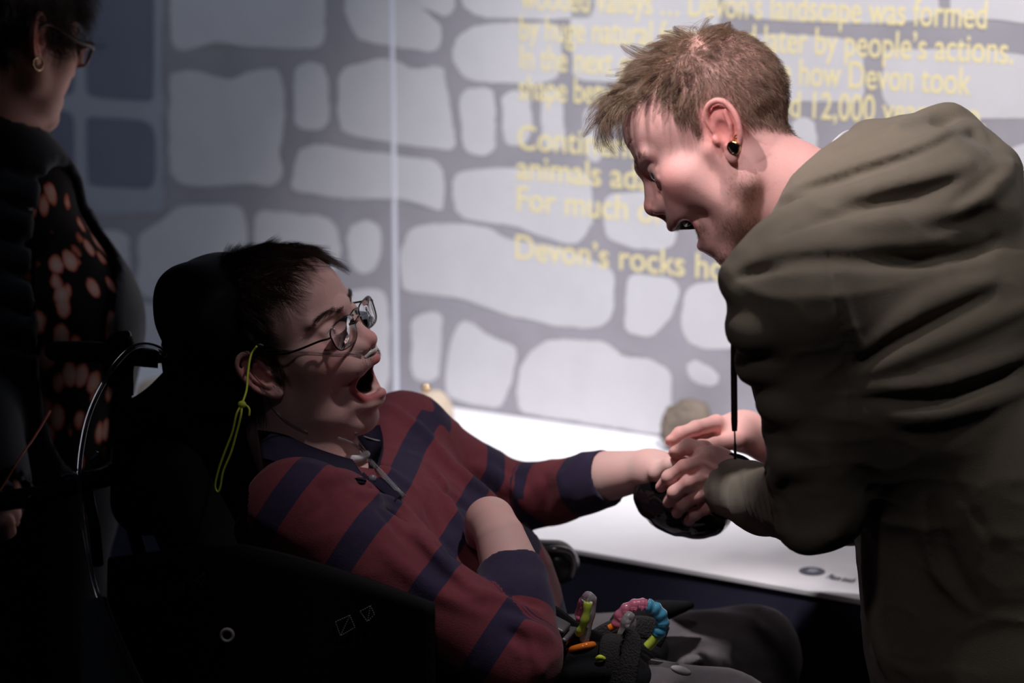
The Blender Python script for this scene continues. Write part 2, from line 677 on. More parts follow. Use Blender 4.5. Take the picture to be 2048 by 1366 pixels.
# the printed window on the far left
decal('printed_window_frame', [(60, -120), (326, -120), (328, 395), (322, 425), (200, 428), (60, 420)], 0, M_frame, wl, rough=1.5, rad=14)
for q in ([(168, -60), (308, -60), (308, 200), (290, 203), (172, 192)], [(172, 232), (290, 240), (310, 256), (312, 362), (300, 378), (176, 372)],
          [(70, -60), (150, -60), (150, 190), (70, 188)], [(70, 215), (140, 222), (150, 240), (150, 366), (70, 362)]):
    decal('printed_pane', q, .0006, M_blue, wl, rough=1.2, rad=18)
ST = [c2((490, -150), (1245, -150), (1245, 235), (1000, 232), (760, 222), (720, 195), (600, 245), (495, 238)),
      c2((500, 345), (640, 345), (785, 400), (870, 345), (1000, 330), (1042, 380), (1045, 640), (1020, 740), (1045, 830), (1000, 915), (850, 890), (700, 918), (520, 890), (485, 830), (485, 400)),
      c2((1110, 320), (1170, 300), (1240, 320), (1265, 390), (1265, 590), (1240, 630), (1110, 632), (1095, 560), (1095, 380)),
      c2((1335, -100), (1640, -30), (1815, 130), (1800, 255), (1500, 215), (1410, 200), (1340, 80)),
      c2((1310, 340), (1480, 290), (1600, 290), (1650, 340), (1800, 320), (1830, 360), (1880, 700), (1860, 738), (1600, 700), (1330, 650), (1310, 560)),
      c2((1075, 930), (1085, 830), (1120, 735), (1180, 697), (1600, 760), (1790, 785), (1827, 840), (1822, 1028), (1790, 1025), (1650, 970), (1350, 970)),
      c2((1640, -60), (1890, -60), (1875, 45), (1825, 88), (1660, 10)),
      c2((1910, -60), (2560, -60), (2560, 85), (2300, 95), (2000, 85), (1905, 20)),
      [(905, 90), (935, 52), (1000, 45), (1105, 45), (1124, 62), (1122, 150), (1095, 168), (970, 166), (930, 158), (908, 130)],
      [(920, 186), (950, 174), (988, 178), (993, 300), (960, 313), (925, 300)],
      [(1002, 185), (1062, 180), (1066, 270), (1040, 293), (1008, 292)],
      [(1082, 180), (1125, 178), (1130, 300), (1085, 298)],
      [(905, 345), (1000, 334), (1180, 345), (1185, 380), (1187, 447), (1160, 487), (1131, 489), (1037, 455), (914, 435), (906, 400)],
      c3((1135, 20), (1400, 0), (1500, 40), (1500, 280), (1400, 305), (1290, 300), (1150, 250), (1130, 150)),
      c3((100, 300), (160, 175), (420, 170), (560, 190), (650, 250), (900, 290), (1190, 400), (1180, 640), (1110, 700), (900, 690), (640, 630), (500, 580), (420, 545), (110, 510), (105, 420)),
      c3((1250, 420), (1510, 450), (1512, 580), (1390, 745), (1265, 730), (1238, 690)),
      c3((1540, 490), (1700, 460), (1900, 470), (1900, 800), (1600, 805), (1525, 720)),
      c3((160, 640), (290, 610), (316, 660), (292, 975), (180, 965), (155, 900)),
      c3((380, 690), (440, 655), (520, 720), (700, 800), (690, 900), (615, 1110), (440, 1085), (330, 1040), (340, 850)),
      c3((720, 870), (830, 755), (1130, 760), (1250, 850), (1350, 845), (1480, 910), (1470, 1200), (1440, 1240), (690, 1125), (700, 960)),
      c3((1545, 890), (1590, 850), (1700, 920), (1722, 970), (1650, 1002), (1570, 960)),
      c3((1890, 920), (2000, 960), (2000, 1080), (1900, 1050)),
      c3((1870, 1130), (2000, 1110), (2000, 1290), (1880, 1240)),
      [(612, 602), (690, 582), (770, 576), (780, 640), (778, 740), (768, 800), (640, 800)],
      c2((60, 1125), (280, 1125), (300, 1300), (285, 1430), (60, 1430)),
      c2((335, 1150), (540, 1000), (830, 1000), (860, 1080), (870, 1420), (600, 1500), (330, 1440)),
      c2((900, 1020), (1270, 1060), (1310, 1120), (1322, 1290), (1200, 1400), (905, 1380)),
      c2((1370, 1100), (1440, 1072), (1500, 1090), (1527, 1150), (1510, 1290), (1430, 1347), (1365, 1280), (1350, 1170)),
      c2((60, 1470), (500, 1480), (640, 1640), (640, 1960), (60, 1960)),
      c1((275, -60), (850, -60), (855, 60), (830, 300), (600, 335), (285, 310)),
      c1((880, 150), (1090, 130), (1350, 150), (1420, 200), (1425, 400), (1100, 395), (900, 330)),
      c1((870, -80), (1700, -80), (1730, 60), (1500, 95), (1020, 75), (880, 30)),
      c1((1500, 190), (1900, 190), (2120, 230), (2120, 460), (1600, 470), (1490, 400)),
      c1((1760, -80), (2150, -80), (2150, 100), (1760, 60)),
      c1((1130, 470), (1230, 450), (1245, 600), (1140, 640)),
      c1((1985, 570), (2150, 540), (2150, 700), (2000, 680)),
      c1((325, 420), (395, 410), (400, 640), (330, 620)),
      ]
ST += [[(1590, 520), (1790, 500), (1800, 660), (1600, 690)], [(1830, 510), (2090, 540), (2080, 720), (1840, 690)], [(1600, 730), (1900, 740), (1880, 900), (1620, 890)], [(1940, 760), (2200, 760), (2200, 930), (1960, 930)],
       [(2150, 500), (2500, 510), (2480, 700), (2160, 710)], [(2190, 120), (2560, 120), (2540, 300), (2200, 290)], [(2170, 330), (2420, 340), (2400, 460), (2180, 450)], [(2600, 140), (3000, 160), (2980, 420), (2620, 400)],
       [(-300, 460), (20, 450), (30, 620), (-280, 640)], [(-300, 680), (30, 670), (30, 850), (-300, 860)], [(-320, 40), (10, 30), (20, 200), (-300, 210)], [(-330, 240), (0, 240), (20, 410), (-310, 420)]]
for q in ST:
    p = decal('printed_stone', q, 0, M_stone, wl if np.mean([a[0] for a in q]) < 785 else wr, rough=2.2)

# the yellow wall text
LINES = [('wooded valleys \u2026 Devon\u2019s landscape was formed', (1042, 18), (1974, 56)), ('by huge natural forces and later by people\u2019s actions.', (1038, 79), (2024, 128)),
         ('In the next gallery you can see how Devon took', (1038, 138), (1938, 192)), ('shape between 400 million and 12,000 years ago.', (1037, 198), (1968, 258)),
         ('Continents collided', (1034, 298), None), ('animals adapted', (1033, 358), None), ('For much of this time', (1031, 420), None),
         ('Devon\u2019s rocks hold the key', (1028, 516), None)]
for t, a, b in LINES:
    cu = bpy.data.curves.new('lettering', 'FONT')
    cu.body = t
    cu.size = 0.0605
    cu.offset = 0.0006
    cu.extrude = 0.0002
    cu.space_character = 1.0
    ob = bpy.data.objects.new('lettering', cu)
    COL.objects.link(ob)
    bpy.context.view_layer.update()
    wid = ob.dimensions.x
    u0, z0 = wall_pt(*a)
    if b: sx = (wall_pt(*b)[0] - u0) / wid; last = sx
    else: sx = 0.93
    X = Vector(WU) * sx
    Y = Vector((0, 0, 1))
    Nn = Vector(WN)
    p = W(u0, 0.0010, z0)
    ob.matrix_world = Matrix(((X.x, Y.x, Nn.x, p[0]), (X.y, Y.y, Nn.y, p[1]), (X.z, Y.z, Nn.z, p[2]), (0, 0, 0, 1)))
    me = bpy.data.meshes.new_from_object(ob.evaluated_get(bpy.context.evaluated_depsgraph_get()))
    me.transform(ob.matrix_world)
    me.materials.clear()
    me.materials.append(M_text)
    bpy.data.objects.remove(ob)
    mo = bpy.data.objects.new('lettering', me)
    COL.objects.link(mo)
    mo.parent = wr

# display shelf with its navy cabinet front
shelf = empty('display_shelf', W(0, .3, 0), 'long white display shelf under the printed stone wall with a navy front', 'shelf')
SD = 0.612


def bar(name, u0, u1, n0, n1, z0, z1, m, parent, bevel=.003):
    mb = MB()
    R = np.array([[WU[0], WN[0], 0], [WU[1], WN[1], 0], [0, 0, 1]])
    mb.box(W((u0 + u1) / 2, (n0 + n1) / 2, (z0 + z1) / 2), (u1 - u0, n1 - n0, z1 - z0), R, bevel)
    return mb.build(name, m, parent, smooth=False)


bar('shelf_top', -2.4, 1.6, 0.002, SD, ZS - 0.008, ZS, M_shelf, shelf, .002)
bar('cabinet_front', -2.4, 1.6, 0.05, SD - 0.004, 0.08, ZS - 0.008, M_navy, shelf)
bar('plinth', -2.4, 1.6, 0.05, SD - 0.06, 0.0, 0.08, M_navy, shelf)


def on_shelf_text(t, px, py, size, m, name):
    cu = bpy.data.curves.new(name, 'FONT')
    cu.body = t
    cu.size = size
    cu.extrude = 0.0002
    ob = bpy.data.objects.new(name, cu)
    COL.objects.link(ob)
    p = on_z(px, py, ZS + 0.0008)
    X = Vector(WU) * .46; Y = Vector(-WN) * 1.7; Z = Vector((0, 0, 1))
    ob.matrix_world = Matrix(((X.x, Y.x, Z.x, p[0]), (X.y, Y.y, Z.y, p[1]), (X.z, Y.z, Z.z, p[2]), (0, 0, 0, 1)))
    bpy.context.view_layer.update()
    me = bpy.data.meshes.new_from_object(ob.evaluated_get(bpy.context.evaluated_depsgraph_get()))
    me.transform(ob.matrix_world)
    me.materials.clear(); me.materials.append(m)
    bpy.data.objects.remove(ob)
    mo = bpy.data.objects.new(name, me)
    COL.objects.link(mo)
    mo.parent = shelf
    mo.matrix_parent_inverse = Matrix.Translation(-Vector(shelf.location))
    return mo


on_shelf_text('Please touch', 1651, 1156, 0.017, M_logo, 'lettering')
pc = on_z(1624, 1143, ZS)
mb = MB()
mb.lathe(pc, [(0, .0008), (.018, .0008), (.018, 0)], n=40)
lg = mb.build('logo_disc', M_logo, shelf, False)
mb = MB()       # the little hand in the badge: palm, four fingers, thumb
for k in range(4):
    a = pc + WU * (-.0045 + .003 * k) + np.array([0, 0, .0012])
    mb.tube([a - WN * .001, a - WN * (.009 + .0015 * (k in (1, 2)))], .0012, 6, flat=.3, side=WU)
mb.tube([pc + WU * .004 + WN * .004 + (0, 0, .0012), pc + WU * .009 - WN * .003 + (0, 0, .0012)], .0013, 6, flat=.3, side=WU)
mb.tube([pc + WN * .007 + (0, 0, .0012), pc - WN * .002 + (0, 0, .0012)], .0058, 10, flat=.1, side=WU)
mb.build('logo_hand', M_frame, shelf, False)
# ------------------------------------------------------------------ heads (millimetres; x ahead, y left, z up; origin between the ears)
def head_field(jaw_deg, neck, h=1.7, nose=1.0, chin=0.0, soft=0.0, ear_out=0.0, ulz=-46.0, llo=(0, 0), ntip=(0, 0), ear_z=0.0, crown=0.0, ear_x=0.0, ear_w=1.0, lid=4.0, side=None):
    F = Field((-125, -98, -185), (142, 98, 150), h)
    ja = math.radians(jaw_deg)
    pv = np.array([12.0, 0, -6.0])

    def J(x, y, z, f=1.0):
        a = ja * f
        dx, dz = x - pv[0], z - pv[2]
        return np.array([pv[0] + dx * math.cos(a) + dz * math.sin(a), y, pv[2] - dx * math.sin(a) + dz * math.cos(a)])
    F.J = J
    F.ell((-8, 0, 48), (95, 76, 84 + crown))
    F.ell((36, 0, 50), (61, 63, 58), 24)
    F.ell((40, 0, -12), (50, 57, 62), 26)
    for s in (-1, 1):
        F.ell((60, s * 46, -8), (21, 12 + soft * .6, 14), 26)                # cheekbone
        F.cone((95, s * 6, 31), (78, s * 45, 33), 8, 5.5, 14)                   # brow
    for s in (-1, 1): F.ell((72, s * 30, -26), (21, 15, 20), 16)                # flat of the cheek
    # jaw
    for s in (-1, 1):
        F.cone(J(16, s * 50, -54), J(84, s * 14, -90), 14 + soft * .5, 13, 22)
        F.cone((8, s * 58, -8), J(16, s * 51, -52), 13, 14 + soft * .4, 20)
        F.cone((54, s * 46, -18), J(48, s * 42, -62), 16 + soft * .5, 15 + soft, 24)
    F.ell(J(56, 0, -72), (36, 40 + soft * .6, 24), 22)
    F.ell(J(89 + chin, 0, -88), (15, 19, 15), 16)                             # chin
    F.ell((84, 0, -40), (24, 32, 20), 16)                                     # upper jaw mound
    F.ell(J(84, 0, -62), (21, 27, 14), 14)                                    # lower lip mound
    # nose
    nx, nz = ntip
    F.cone((92, 0, 24), (112 + nx, 0, -10 + nz), 7.5 * nose, 8.5 * nose, 9)
    F.ell((115 + nx, 0, -16 + nz), (10.5 * nose, 10 * nose, 9.5), 7)
    for s in (-1, 1):
        F.cone((84, s * 9, 10), (97, s * 13, -18), 9, 9, 10)
        F.ell((105 + nx * .6, s * 11, -21 + nz * .7), (11, 7.5, 8), 6)
    for s in (-1, 1): F.path(spline([(97 + nx * .6, s * 18, -10 + nz * .7), (94 + nx * .6, s * 20.5, -21 + nz * .7), (98 + nx * .6, s * 18, -30 + nz * .7)], 4), 2.2, 4, '-')
    F.cone((115 + nx, 0, -22 + nz), (105, 0, -31), 4.5, 4.5, 6)
    for s in (-1, 1): F.ell((110 + nx, s * 6.5, -29 + nz * .8), (6.5, 3.4, 6), 3, op='-')
    # eye sockets, lids
    for s in (-1, 1):
        F.ell((99, s * 32, 13), (17, 18, 12.5), 12, op='-')
        F.ell((78.5, s * 32, 12), (13.8, 14.5, 13.8), 5)
        F.cone((89, s * 19, 23), (83, s * 42, 18), 3.0, 2.0, 6)               # upper lid fold
        F.ell((95, s * 33.5, 12), (9.5, 12.5, lid), 2, op='-')
        F.cone((88, s * 20, 2), (83, s * 43, 3), 2.6, 2.2, 6)                     # lower lid bag
    # mouth
    ul, ll = np.array([106, 0, ulz]), J(105, 0, -60) + np.array([llo[0], 0, llo[1]])
    cr = J(83, 24, -53, .5)
    crm = cr * np.array([1, -1, 1])
    for c in (cr, crm): F.ell(c + np.array([-13, np.sign(c[1]) * 2, 0]), (10, 8, 14), 8)
    F.ell(ll + np.array([-16, 0, -6]), (15, 20, 10), 12)
    up = spline([crm, (89, -21, ulz - 2), (98, -14, ulz + 2), ul + (1, 0, 0), (98, 14, ulz + 2), (89, 21, ulz - 2), cr], 4)
    lp = J(96, 15, -60) + np.array([llo[0] * .6, 0, llo[1] * .6])
    lo_ = spline([crm, lp * np.array([1, -1, 1]), ll, lp, cr], 4)
    mid = (ul + ll) / 2
    dv = ul - ll
    gap = np.linalg.norm(dv)
    ma = math.atan2(-dv[0], dv[2])
    Rm = rotm(0, 0, 0)
    ca, sa = math.cos(ma), math.sin(ma)
    Rm = np.array([[ca, 0, -sa], [0, 1, 0], [sa, 0, ca]])
    F.mouth = dict(mid=mid, R=Rm, r=(37, 19.5, max(gap / 2 - 4.6, 1.5)), up=up, lo=lo_)
    F.ell(mid + Rm @ np.array([-24, 0, 0]), F.mouth['r'], 3, R=Rm, op='-')
    F.ell(mid + Rm @ np.array([3, 0, 0]), (17, 27, max(gap / 2 - 4, 2)), 3, R=Rm, op='-')
    tp = np.sin(np.pi * np.linspace(0, 1, len(up)))
    F.path(up, list(3.2 + 2.0 * tp), 4)
    F.path(lo_, list(3.2 + 2.8 * tp), 4)
    if side:
        c = mid + np.array([-4.5, 0, 5.0])
        F.mouth['cut'] = (c, side[2], side)
        F.cone((c[0], side[0], c[2]), (c[0], side[1], c[2]), side[2], side[2], 2.5, '-')
        F.cone((c[0] + 3, side[0], c[2] - 8), (c[0] + 3, side[1] - 8, c[2] - 8), side[2] * .8, side[2] * .8, 2.5, '-')
    # ears
    for s in (-1, 1):
        Re = rotm(s * math.radians(-24 - ear_out), math.radians(14), 0)
        E = lambda x, y, z: np.array([-9 + ear_x, s * 74, 2 + ear_z]) + Re @ np.array([x * ear_w, s * y, z])
        F.ell(E(-7, 2, 2), (17 * ear_w, 4.5, 29), 5, R=Re)
        hx = [E(8, 3, 4), E(10, 5, 18), E(3, 7, 31), E(-10, 8, 34), E(-22, 9, 26), E(-26, 9, 8), E(-22, 8, -12), E(-12, 6, -26)]
        F.path(spline(hx, 3), 3.6, 2.5)
        F.ell(E(-3, 5, -27), (9, 4.5, 10), 4, R=Re)                          # lobe
        F.path([E(-15, 7, 20), E(-16, 8, 4), E(-10, 7, -12)], 3.0, 3)        # antihelix
        F.ell(E(-3, 8, 1), (9 * ear_w, 7, 13), 2.5, R=Re, op='-')                    # concha
        F.ell(E(-7, 9, 24), (10, 5, 5), 2.5, R=Re, op='-')                   # fossa
        F.ell(E(9, 5, -6), (4, 4.5, 6), 3, R=Re)                             # tragus
        F.ell(E(-4, 6, -17), (5, 4, 4), 3, R=Re)                             # antitragus
    # neck
    nk = [np.asarray(p, float) for p in neck['pts']]
    for i in range(len(nk) - 1): F.cone(nk[i], nk[i + 1], neck['r'][i], neck['r'][i + 1], 26)
    return F


def head_colors(L, N, F, base, lip, opts):
    J = F.J
    C = np.tile(base, (len(L), 1))
    n1 = vnoise(L, 0.045)[:, None]
    n2 = vnoise(L + 50, 0.2)[:, None]
    n3 = vnoise(L + 90, 0.55)[:, None]
    C = C * (1 + 0.07 * n1 + 0.05 * n2) * np.array([1, 1, 1])
    C[:, 1:] *= (1 - 0.05 * (n2 + n3))
    x, y, z = L.T
    ay = np.abs(y)

    def blot(c, r, col, a):
        c = np.asarray(c, float)
        d = np.sqrt((x - c[0]) ** 2 + (ay - c[1]) ** 2 + (z - c[2]) ** 2)
        wgt = (a * (1 - ss(d, r * .35, r)))[:, None]
        C[:] = C * (1 - wgt) + col * wgt
    red = base * np.array([1.0, 0.66, 0.66])
    blot((70, 45, -14), 34, red, 0.55)
    blot((116, 0, -18), 22, red, 0.55)
    blot((-14, 82, 5), 45, base * np.array([1.02, .62, .62]), 0.7)
    blot((98, 0, 62), 40, base * 1.03, 0.4)
    n4 = vnoise(L + 11, 0.9)
    n5 = vnoise(L + 77, .16)
    f = (.30 * ss(n4, .55, .8) * ss(n5, -.2, .5))[:, None]
    C = C * (1 - f) + base * np.array([.85, .5, .48]) * f
    # stubble
    st = opts.get('stubble', 0)
    if st:
        d1 = np.minimum.reduce([np.sqrt((x - c[0]) ** 2 + (ay - c[1]) ** 2 + (z - c[2]) ** 2) / c[3] for c in
                                [(*J(84, 6, -92), 34), (*J(56, 36, -78), 34), (98, 12, -40, 17), (*J(88, 22, -60, .6), 18), (*J(40, 46, -66), 24)]])
        wgt = (st * (1 - ss(d1, .35, 1.35)) * (0.8 + 0.2 * n3[:, 0]))[:, None]
        C = C * (1 - wgt) + opts['stubble_col'] * wgt
    # lips and the inside of the mouth
    dl = np.full(len(L), 99.)
    for pth in (F.mouth['up'], F.mouth['lo']):
        for a, b in zip(pth[:-1], pth[1:]):
            a = np.asarray(a, float); b = np.asarray(b, float)
            d = b - a
            t = np.clip(((L - a) @ d) / (d @ d), 0, 1)
            dl = np.minimum(dl, np.linalg.norm(L - a - t[:, None] * d, axis=1))
    wl = (1 - ss(dl, 4.6, 6.6))[:, None]
    C = C * (1 - wl) + lip * wl
    mo = F.mouth
    q = (L - mo['mid']) @ mo['R'] + np.array([24, 0, 0])
    e = np.sqrt(((q / np.array(mo['r'])) ** 2).sum(1))
    wi = ((1 - ss(e, 1.06, 1.22)) * (1 - ss(q[:, 0], 16, 27)))[:, None]
    if 'cut' in mo:
        c, r, sd = mo['cut']
        dd = np.hypot(L[:, 0] - c[0], L[:, 2] - c[2])
        w2 = (1 - ss(dd, r + .6, r + 2.2)) * ss(L[:, 1], sd[0] - 14, sd[0] - 8) * (1 - ss(L[:, 1], 21, 25))
        ring = ss(dd, r + .8, r + 2.2) * (1 - ss(dd, r + 4, r + 6.5)) * ss(L[:, 1], 9, 14) * (1 - ss(L[:, 1], 27, 31)) * .8
        C = C * (1 - ring[:, None]) + lip * ring[:, None]
        wi = np.maximum(wi, w2[:, None])
    C = C * (1 - wi) + opts.get('mouth', S(70, 20, 24)) * wi
    sh = opts.get('scalp')
    if sh is not None:
        wgt = (scalp_mask(L, opts['hairline']) * 0.6)[:, None]
        C = C * (1 - wgt) + sh * wgt
    return C


def scalp_mask(L, hl):
    """1 where hair grows: behind the hairline, above the ears, down to the nape"""
    x, y, z = L.T
    ay = np.abs(y)
    front = hl['front'] - 0.0035 * ay ** 2 * hl.get('curve', 1) - 0.0 * z
    top = ss(z, hl['zf'] - 4, hl['zf'] + 6) * (1 - ss(x, front - 3, front + 5))
    temple = (1 - ss(x, hl['temple'] - 4, hl['temple'] + 6)) * ss(z, hl['side'] - 5, hl['side'] + 6)
    burn = (1 - ss(np.abs(x - hl['burn'][0]), 6, 11)) * ss(z, hl['burn'][1] - 3, hl['burn'][1] + 8) * (ay > 50)
    zn = hl['nape'] + hl.get('slope', 0) * np.maximum(x + 95, 0)
    back = (1 - ss(x, -34, -24)) * ss(z, zn - 6, zn + 8)
    m = np.maximum.reduce([top, temple, burn, back])
    ear = np.sqrt(((x + 12) / 26) ** 2 + ((z - 2) / 38) ** 2)
    m = m * np.where(ay > 62, ss(ear, .85, 1.05), 1)
    return m
# ------------------------------------------------------------------ the standing man: head
M_skin = mat('skin', 'Col', 0.58, spec=0.3, bump=0.10, bscale=900, sss=0.08)


def hair_mat(name, dark, light, rough=.38):
    m = mat(name, dark, rough, spec=.4)
    nt = m.node_tree
    hi = nt.nodes.new('ShaderNodeHairInfo')
    mx = nt.nodes.new('ShaderNodeMix'); mx.data_type = 'RGBA'
    pw = nt.nodes.new('ShaderNodeMath'); pw.operation = 'POWER'; pw.inputs[1].default_value = 1.6
    nt.links.new(hi.outputs['Random'], pw.inputs[0])
    nt.links.new(pw.outputs[0], mx.inputs[0])
    mx.inputs[6].default_value = tuple(dark) + (1,)
    mx.inputs[7].default_value = tuple(light) + (1,)
    nt.links.new(mx.outputs[2], nt.nodes['Principled BSDF'].inputs['Base Color'])
    return m


M_hair_b = hair_mat('hair_light_brown', S(62, 44, 34), S(158, 128, 104))
M_hair_d = hair_mat('hair_dark_brown', S(38, 24, 20), S(84, 58, 48))
M_eye = mat('eye_white', S(225, 218, 214), 0.15, coat=0.6)
M_iris = mat('eye_iris', S(62, 66, 74), 0.1, coat=0.8)
M_teeth = mat('teeth', S(206, 188, 168), 0.35, coat=0.1)
M_tongue = mat('tongue', S(160, 66, 70), 0.3, coat=0.4, vary=.1)


class Frame:
    def __init__(s, O, yaw, pitch, roll, sc, sx=1.0):
        s.O = np.asarray(O); s.sc = sc / 1000; s.sx = sx
        s.R = rotm(math.radians(yaw), math.radians(pitch), math.radians(roll))

    def w(s, L):
        L = np.array(L, float)
        L[..., 0] *= np.where(L[..., 0] > 0, s.sx, 1.0)
        return L @ s.R.T * s.sc + s.O

    def l(s, p): return (np.asarray(p, float) - s.O) @ s.R / s.sc

    def v(s, L): return np.asarray(L, float) @ s.R.T * s.sc


def face_bits(fr, F, parent, ja, gaze, teeth_low=True):
    """eyes, teeth and tongue inside the head"""
    for s in (-1, 1):
        c = np.array([78.5, s * 32, 12.0])
        g = fr.l(np.asarray(gaze)) - c
        g /= np.linalg.norm(g)
        ws = fr.w(c)
        mb = MB()
        mb.ell(ws, (12.6 * fr.sc,) * 3)
        e = mb.build('eyeball', M_eye, parent)
        mb = MB()
        gw = fr.R @ g
        mb.lathe(ws, [(0, 13.1 * fr.sc), (3, 12.95 * fr.sc), (3 * fr.sc, 12.9 * fr.sc), (5.8 * fr.sc, 11.6 * fr.sc)][:1] + [(2.2 * fr.sc, 13.0 * fr.sc), (4.2 * fr.sc, 12.5 * fr.sc), (5.8 * fr.sc, 11.4 * fr.sc)], gw, 20)
        mb.build('iris', M_iris, e)
    J = F.J
    mb = MB()
    for k in (range(-5, 6) if teeth_low else range(-3, 3)):
        a = k / 5 * 1.15
        c = np.array([63 + 28 * math.cos(a), 22 * math.sin(a), F.mouth['up'][len(F.mouth['up']) // 2][2] - 4.5])
        R = fr.R @ rotm(a * .9, 0, 0)
        mb.box(fr.w(c), np.array([3.5, 5.2, 8.5]) * fr.sc, R, 1.1 * fr.sc)
    mb.build('upper_teeth', M_teeth, parent)
    mb = MB()
    for k in range(-4, 5) if teeth_low else ():
        a = k / 5 * 1.15
        c = J(60 + 27 * math.cos(a), 21 * math.sin(a), -59)
        R = fr.R @ rotm(a * .9, -ja, 0)
        mb.box(fr.w(c), np.array([3.2, 4.6, 7]) * fr.sc, R, 1.0 * fr.sc)
    if teeth_low: mb.build('lower_teeth', M_teeth, parent)
    mb = MB()
    mb.ell(fr.w(J(70, 0, -62)), np.array([26, 17, 7]) * fr.sc, fr.R @ rotm(0, -ja, 0))
    mb.build('tongue', M_tongue, parent)


def sample_roots(V, Q, wv, count):
    """random points on the mesh, weighted by area and the vertex weights"""
    A = np.linalg.norm(np.cross(V[Q[:, 2]] - V[Q[:, 0]], V[Q[:, 3]] - V[Q[:, 1]]), axis=1)
    pw = A * wv[Q].mean(1)
    f = rng.choice(len(Q), count, p=pw / pw.sum())
    b = rng.random((count, 2))
    q = Q[f]
    p = (V[q[:, 0]] * ((1 - b[:, 0]) * (1 - b[:, 1]))[:, None] + V[q[:, 1]] * (b[:, 0] * (1 - b[:, 1]))[:, None] +
         V[q[:, 2]] * (b[:, 0] * b[:, 1])[:, None] + V[q[:, 3]] * ((1 - b[:, 0]) * b[:, 1])[:, None])
    return p, f


def grow(name, fr, V, Q, N, wv, count, length, comb, m, parent, K=5, lift=(1.0, .3), jit=.25, clump=.5, radius=.00007, tuft=0.0, per=22):
    r, f = sample_roots(V, Q, wv, count)
    n = N[Q[f, 0]]
    L = length(r) * (0.75 + 0.5 * rng.random(count))
    cb = comb(r, n)
    cb = cb - n * (cb * n).sum(1)[:, None]
    cb = cb / (np.linalg.norm(cb, axis=1)[:, None] + 1e-9)
    ck = np.stack([vnoise(r + o, .085) + .6 * vnoise(r + o + 7, .2) for o in (0, 100, 200)], 1) * clump
    jt = rng.normal(size=(count, 3)) * jit
    pts = [r]
    for i in range(K):
        t = i / max(K - 1, 1)
        l = lift(r, t) if callable(lift) else lift[0] * (1 - t) + lift[1] * t
        d = n * l + cb + ck * (.4 + t) + jt * (.5 + .6 * t)
        d /= np.linalg.norm(d, axis=1)[:, None] + 1e-9
        pts.append(pts[-1] + d * (L / K)[:, None])
    pts = np.array(pts)
    if tuft:
        g = rng.choice(count, max(count // per, 1), replace=False)
        near = np.concatenate([((c[:, None, :] - r[g][None]) ** 2).sum(-1).argmin(1) for c in np.array_split(r, 12)])
        gp = pts[:, g[near]]
        for i in range(1, K + 1):
            a = (tuft * ss(L, 8, 22))[:, None] * (i / K) ** 1.2
            pts[i] = pts[i] * (1 - a) + gp[i] * a
    wp = fr.w(pts)
    return hair_obj(name, wp[0], list(np.diff(wp, axis=0)), m, parent, radius)


MAN_JA = 14
fm = Frame(P(1447, 293, -.03), 179, -35, 18, 1.0, .94)
nb = fm.l(P(1668, 470, -.05))
mF = head_field(MAN_JA, dict(pts=[(-18, 0, -35), nb * .5 + np.array([-12, 0, -20]), nb], r=[50, 56, 66]), ulz=-43, llo=(0, 0), ntip=(-3, 4), ear_z=0, crown=-2, lid=5.0, side=(-8, 34, 10.5))
# creases of a wide open mouth, frown lines, jaw and neck cords
for zf, r in ((56, 1.6), (64, 1.5), (72, 1.4)):
    mF.path(spline([(88 - (zf - 56) * .35, -30, zf + 2), (98 - (zf - 56) * .45, 0, zf - 2), (88 - (zf - 56) * .35, 30, zf + 2), (74 - (zf - 56) * .3, 46, zf)], 5), r, 3, '-')
mV, mQ = mF.mesh()
mN = normals(mV, mQ)
mHL = dict(front=76, zf=86, temple=26, side=34, burn=(10, 10), nape=-52, slope=.8, curve=1.0)
man_skin = S(228, 174, 168)
mC = head_colors(mV, mN, mF, man_skin, S(196, 112, 112), dict(stubble=.30, stubble_col=S(120, 84, 66), ja=math.radians(MAN_JA), scalp=S(120, 92, 78), hairline=mHL))
man = empty('person', (0.55, -.08, 0), 'standing man in an olive hooded sweatshirt bending down with open mouth to hold a hand', 'person')
man_parts = [(fm.w(mV), mQ, mC)]
face_bits(fm, mF, man, math.radians(MAN_JA), P(800, 700, -.35), False)
mk = scalp_mask(mV, mHL)


def m_len(r):
    x, y, z = r.T
    L = 9 + 17 * ss(z, 70, 105) * ss(x, -95, -40) + 32 * ss(x, 38, 68) * ss(z, 74, 92) + 13 * ss(z, 30, 75) * ss(x, -40, 0)
    return L * (1 - .5 * (1 - ss(z, -50, 5)))


def m_comb(r, n):
    x, y, z = r.T
    q = ss(x, 35, 70)
    c = np.stack([.75 + 0 * x, .15 * np.sign(y), -.2 - .9 * ss(np.abs(y), 35, 65) + .5 * ss(z, 90, 115) - .1 * q], 1)
    back = ss(-x, 0, 60)[:, None]
    return c * (1 - back) + back * np.stack([-.2 + 0 * x, 0 * y, -.8 + .9 * ss(z, 95, 120)], 1)


def m_lift(r, t):
    q = (ss(r[:, 0], 30, 65) * ss(r[:, 2], 70, 90))[:, None]
    return (1 - q) * (.9 * (1 - t) + .1 * t) + q * (1.5 * (1 - t) - .9 * t)


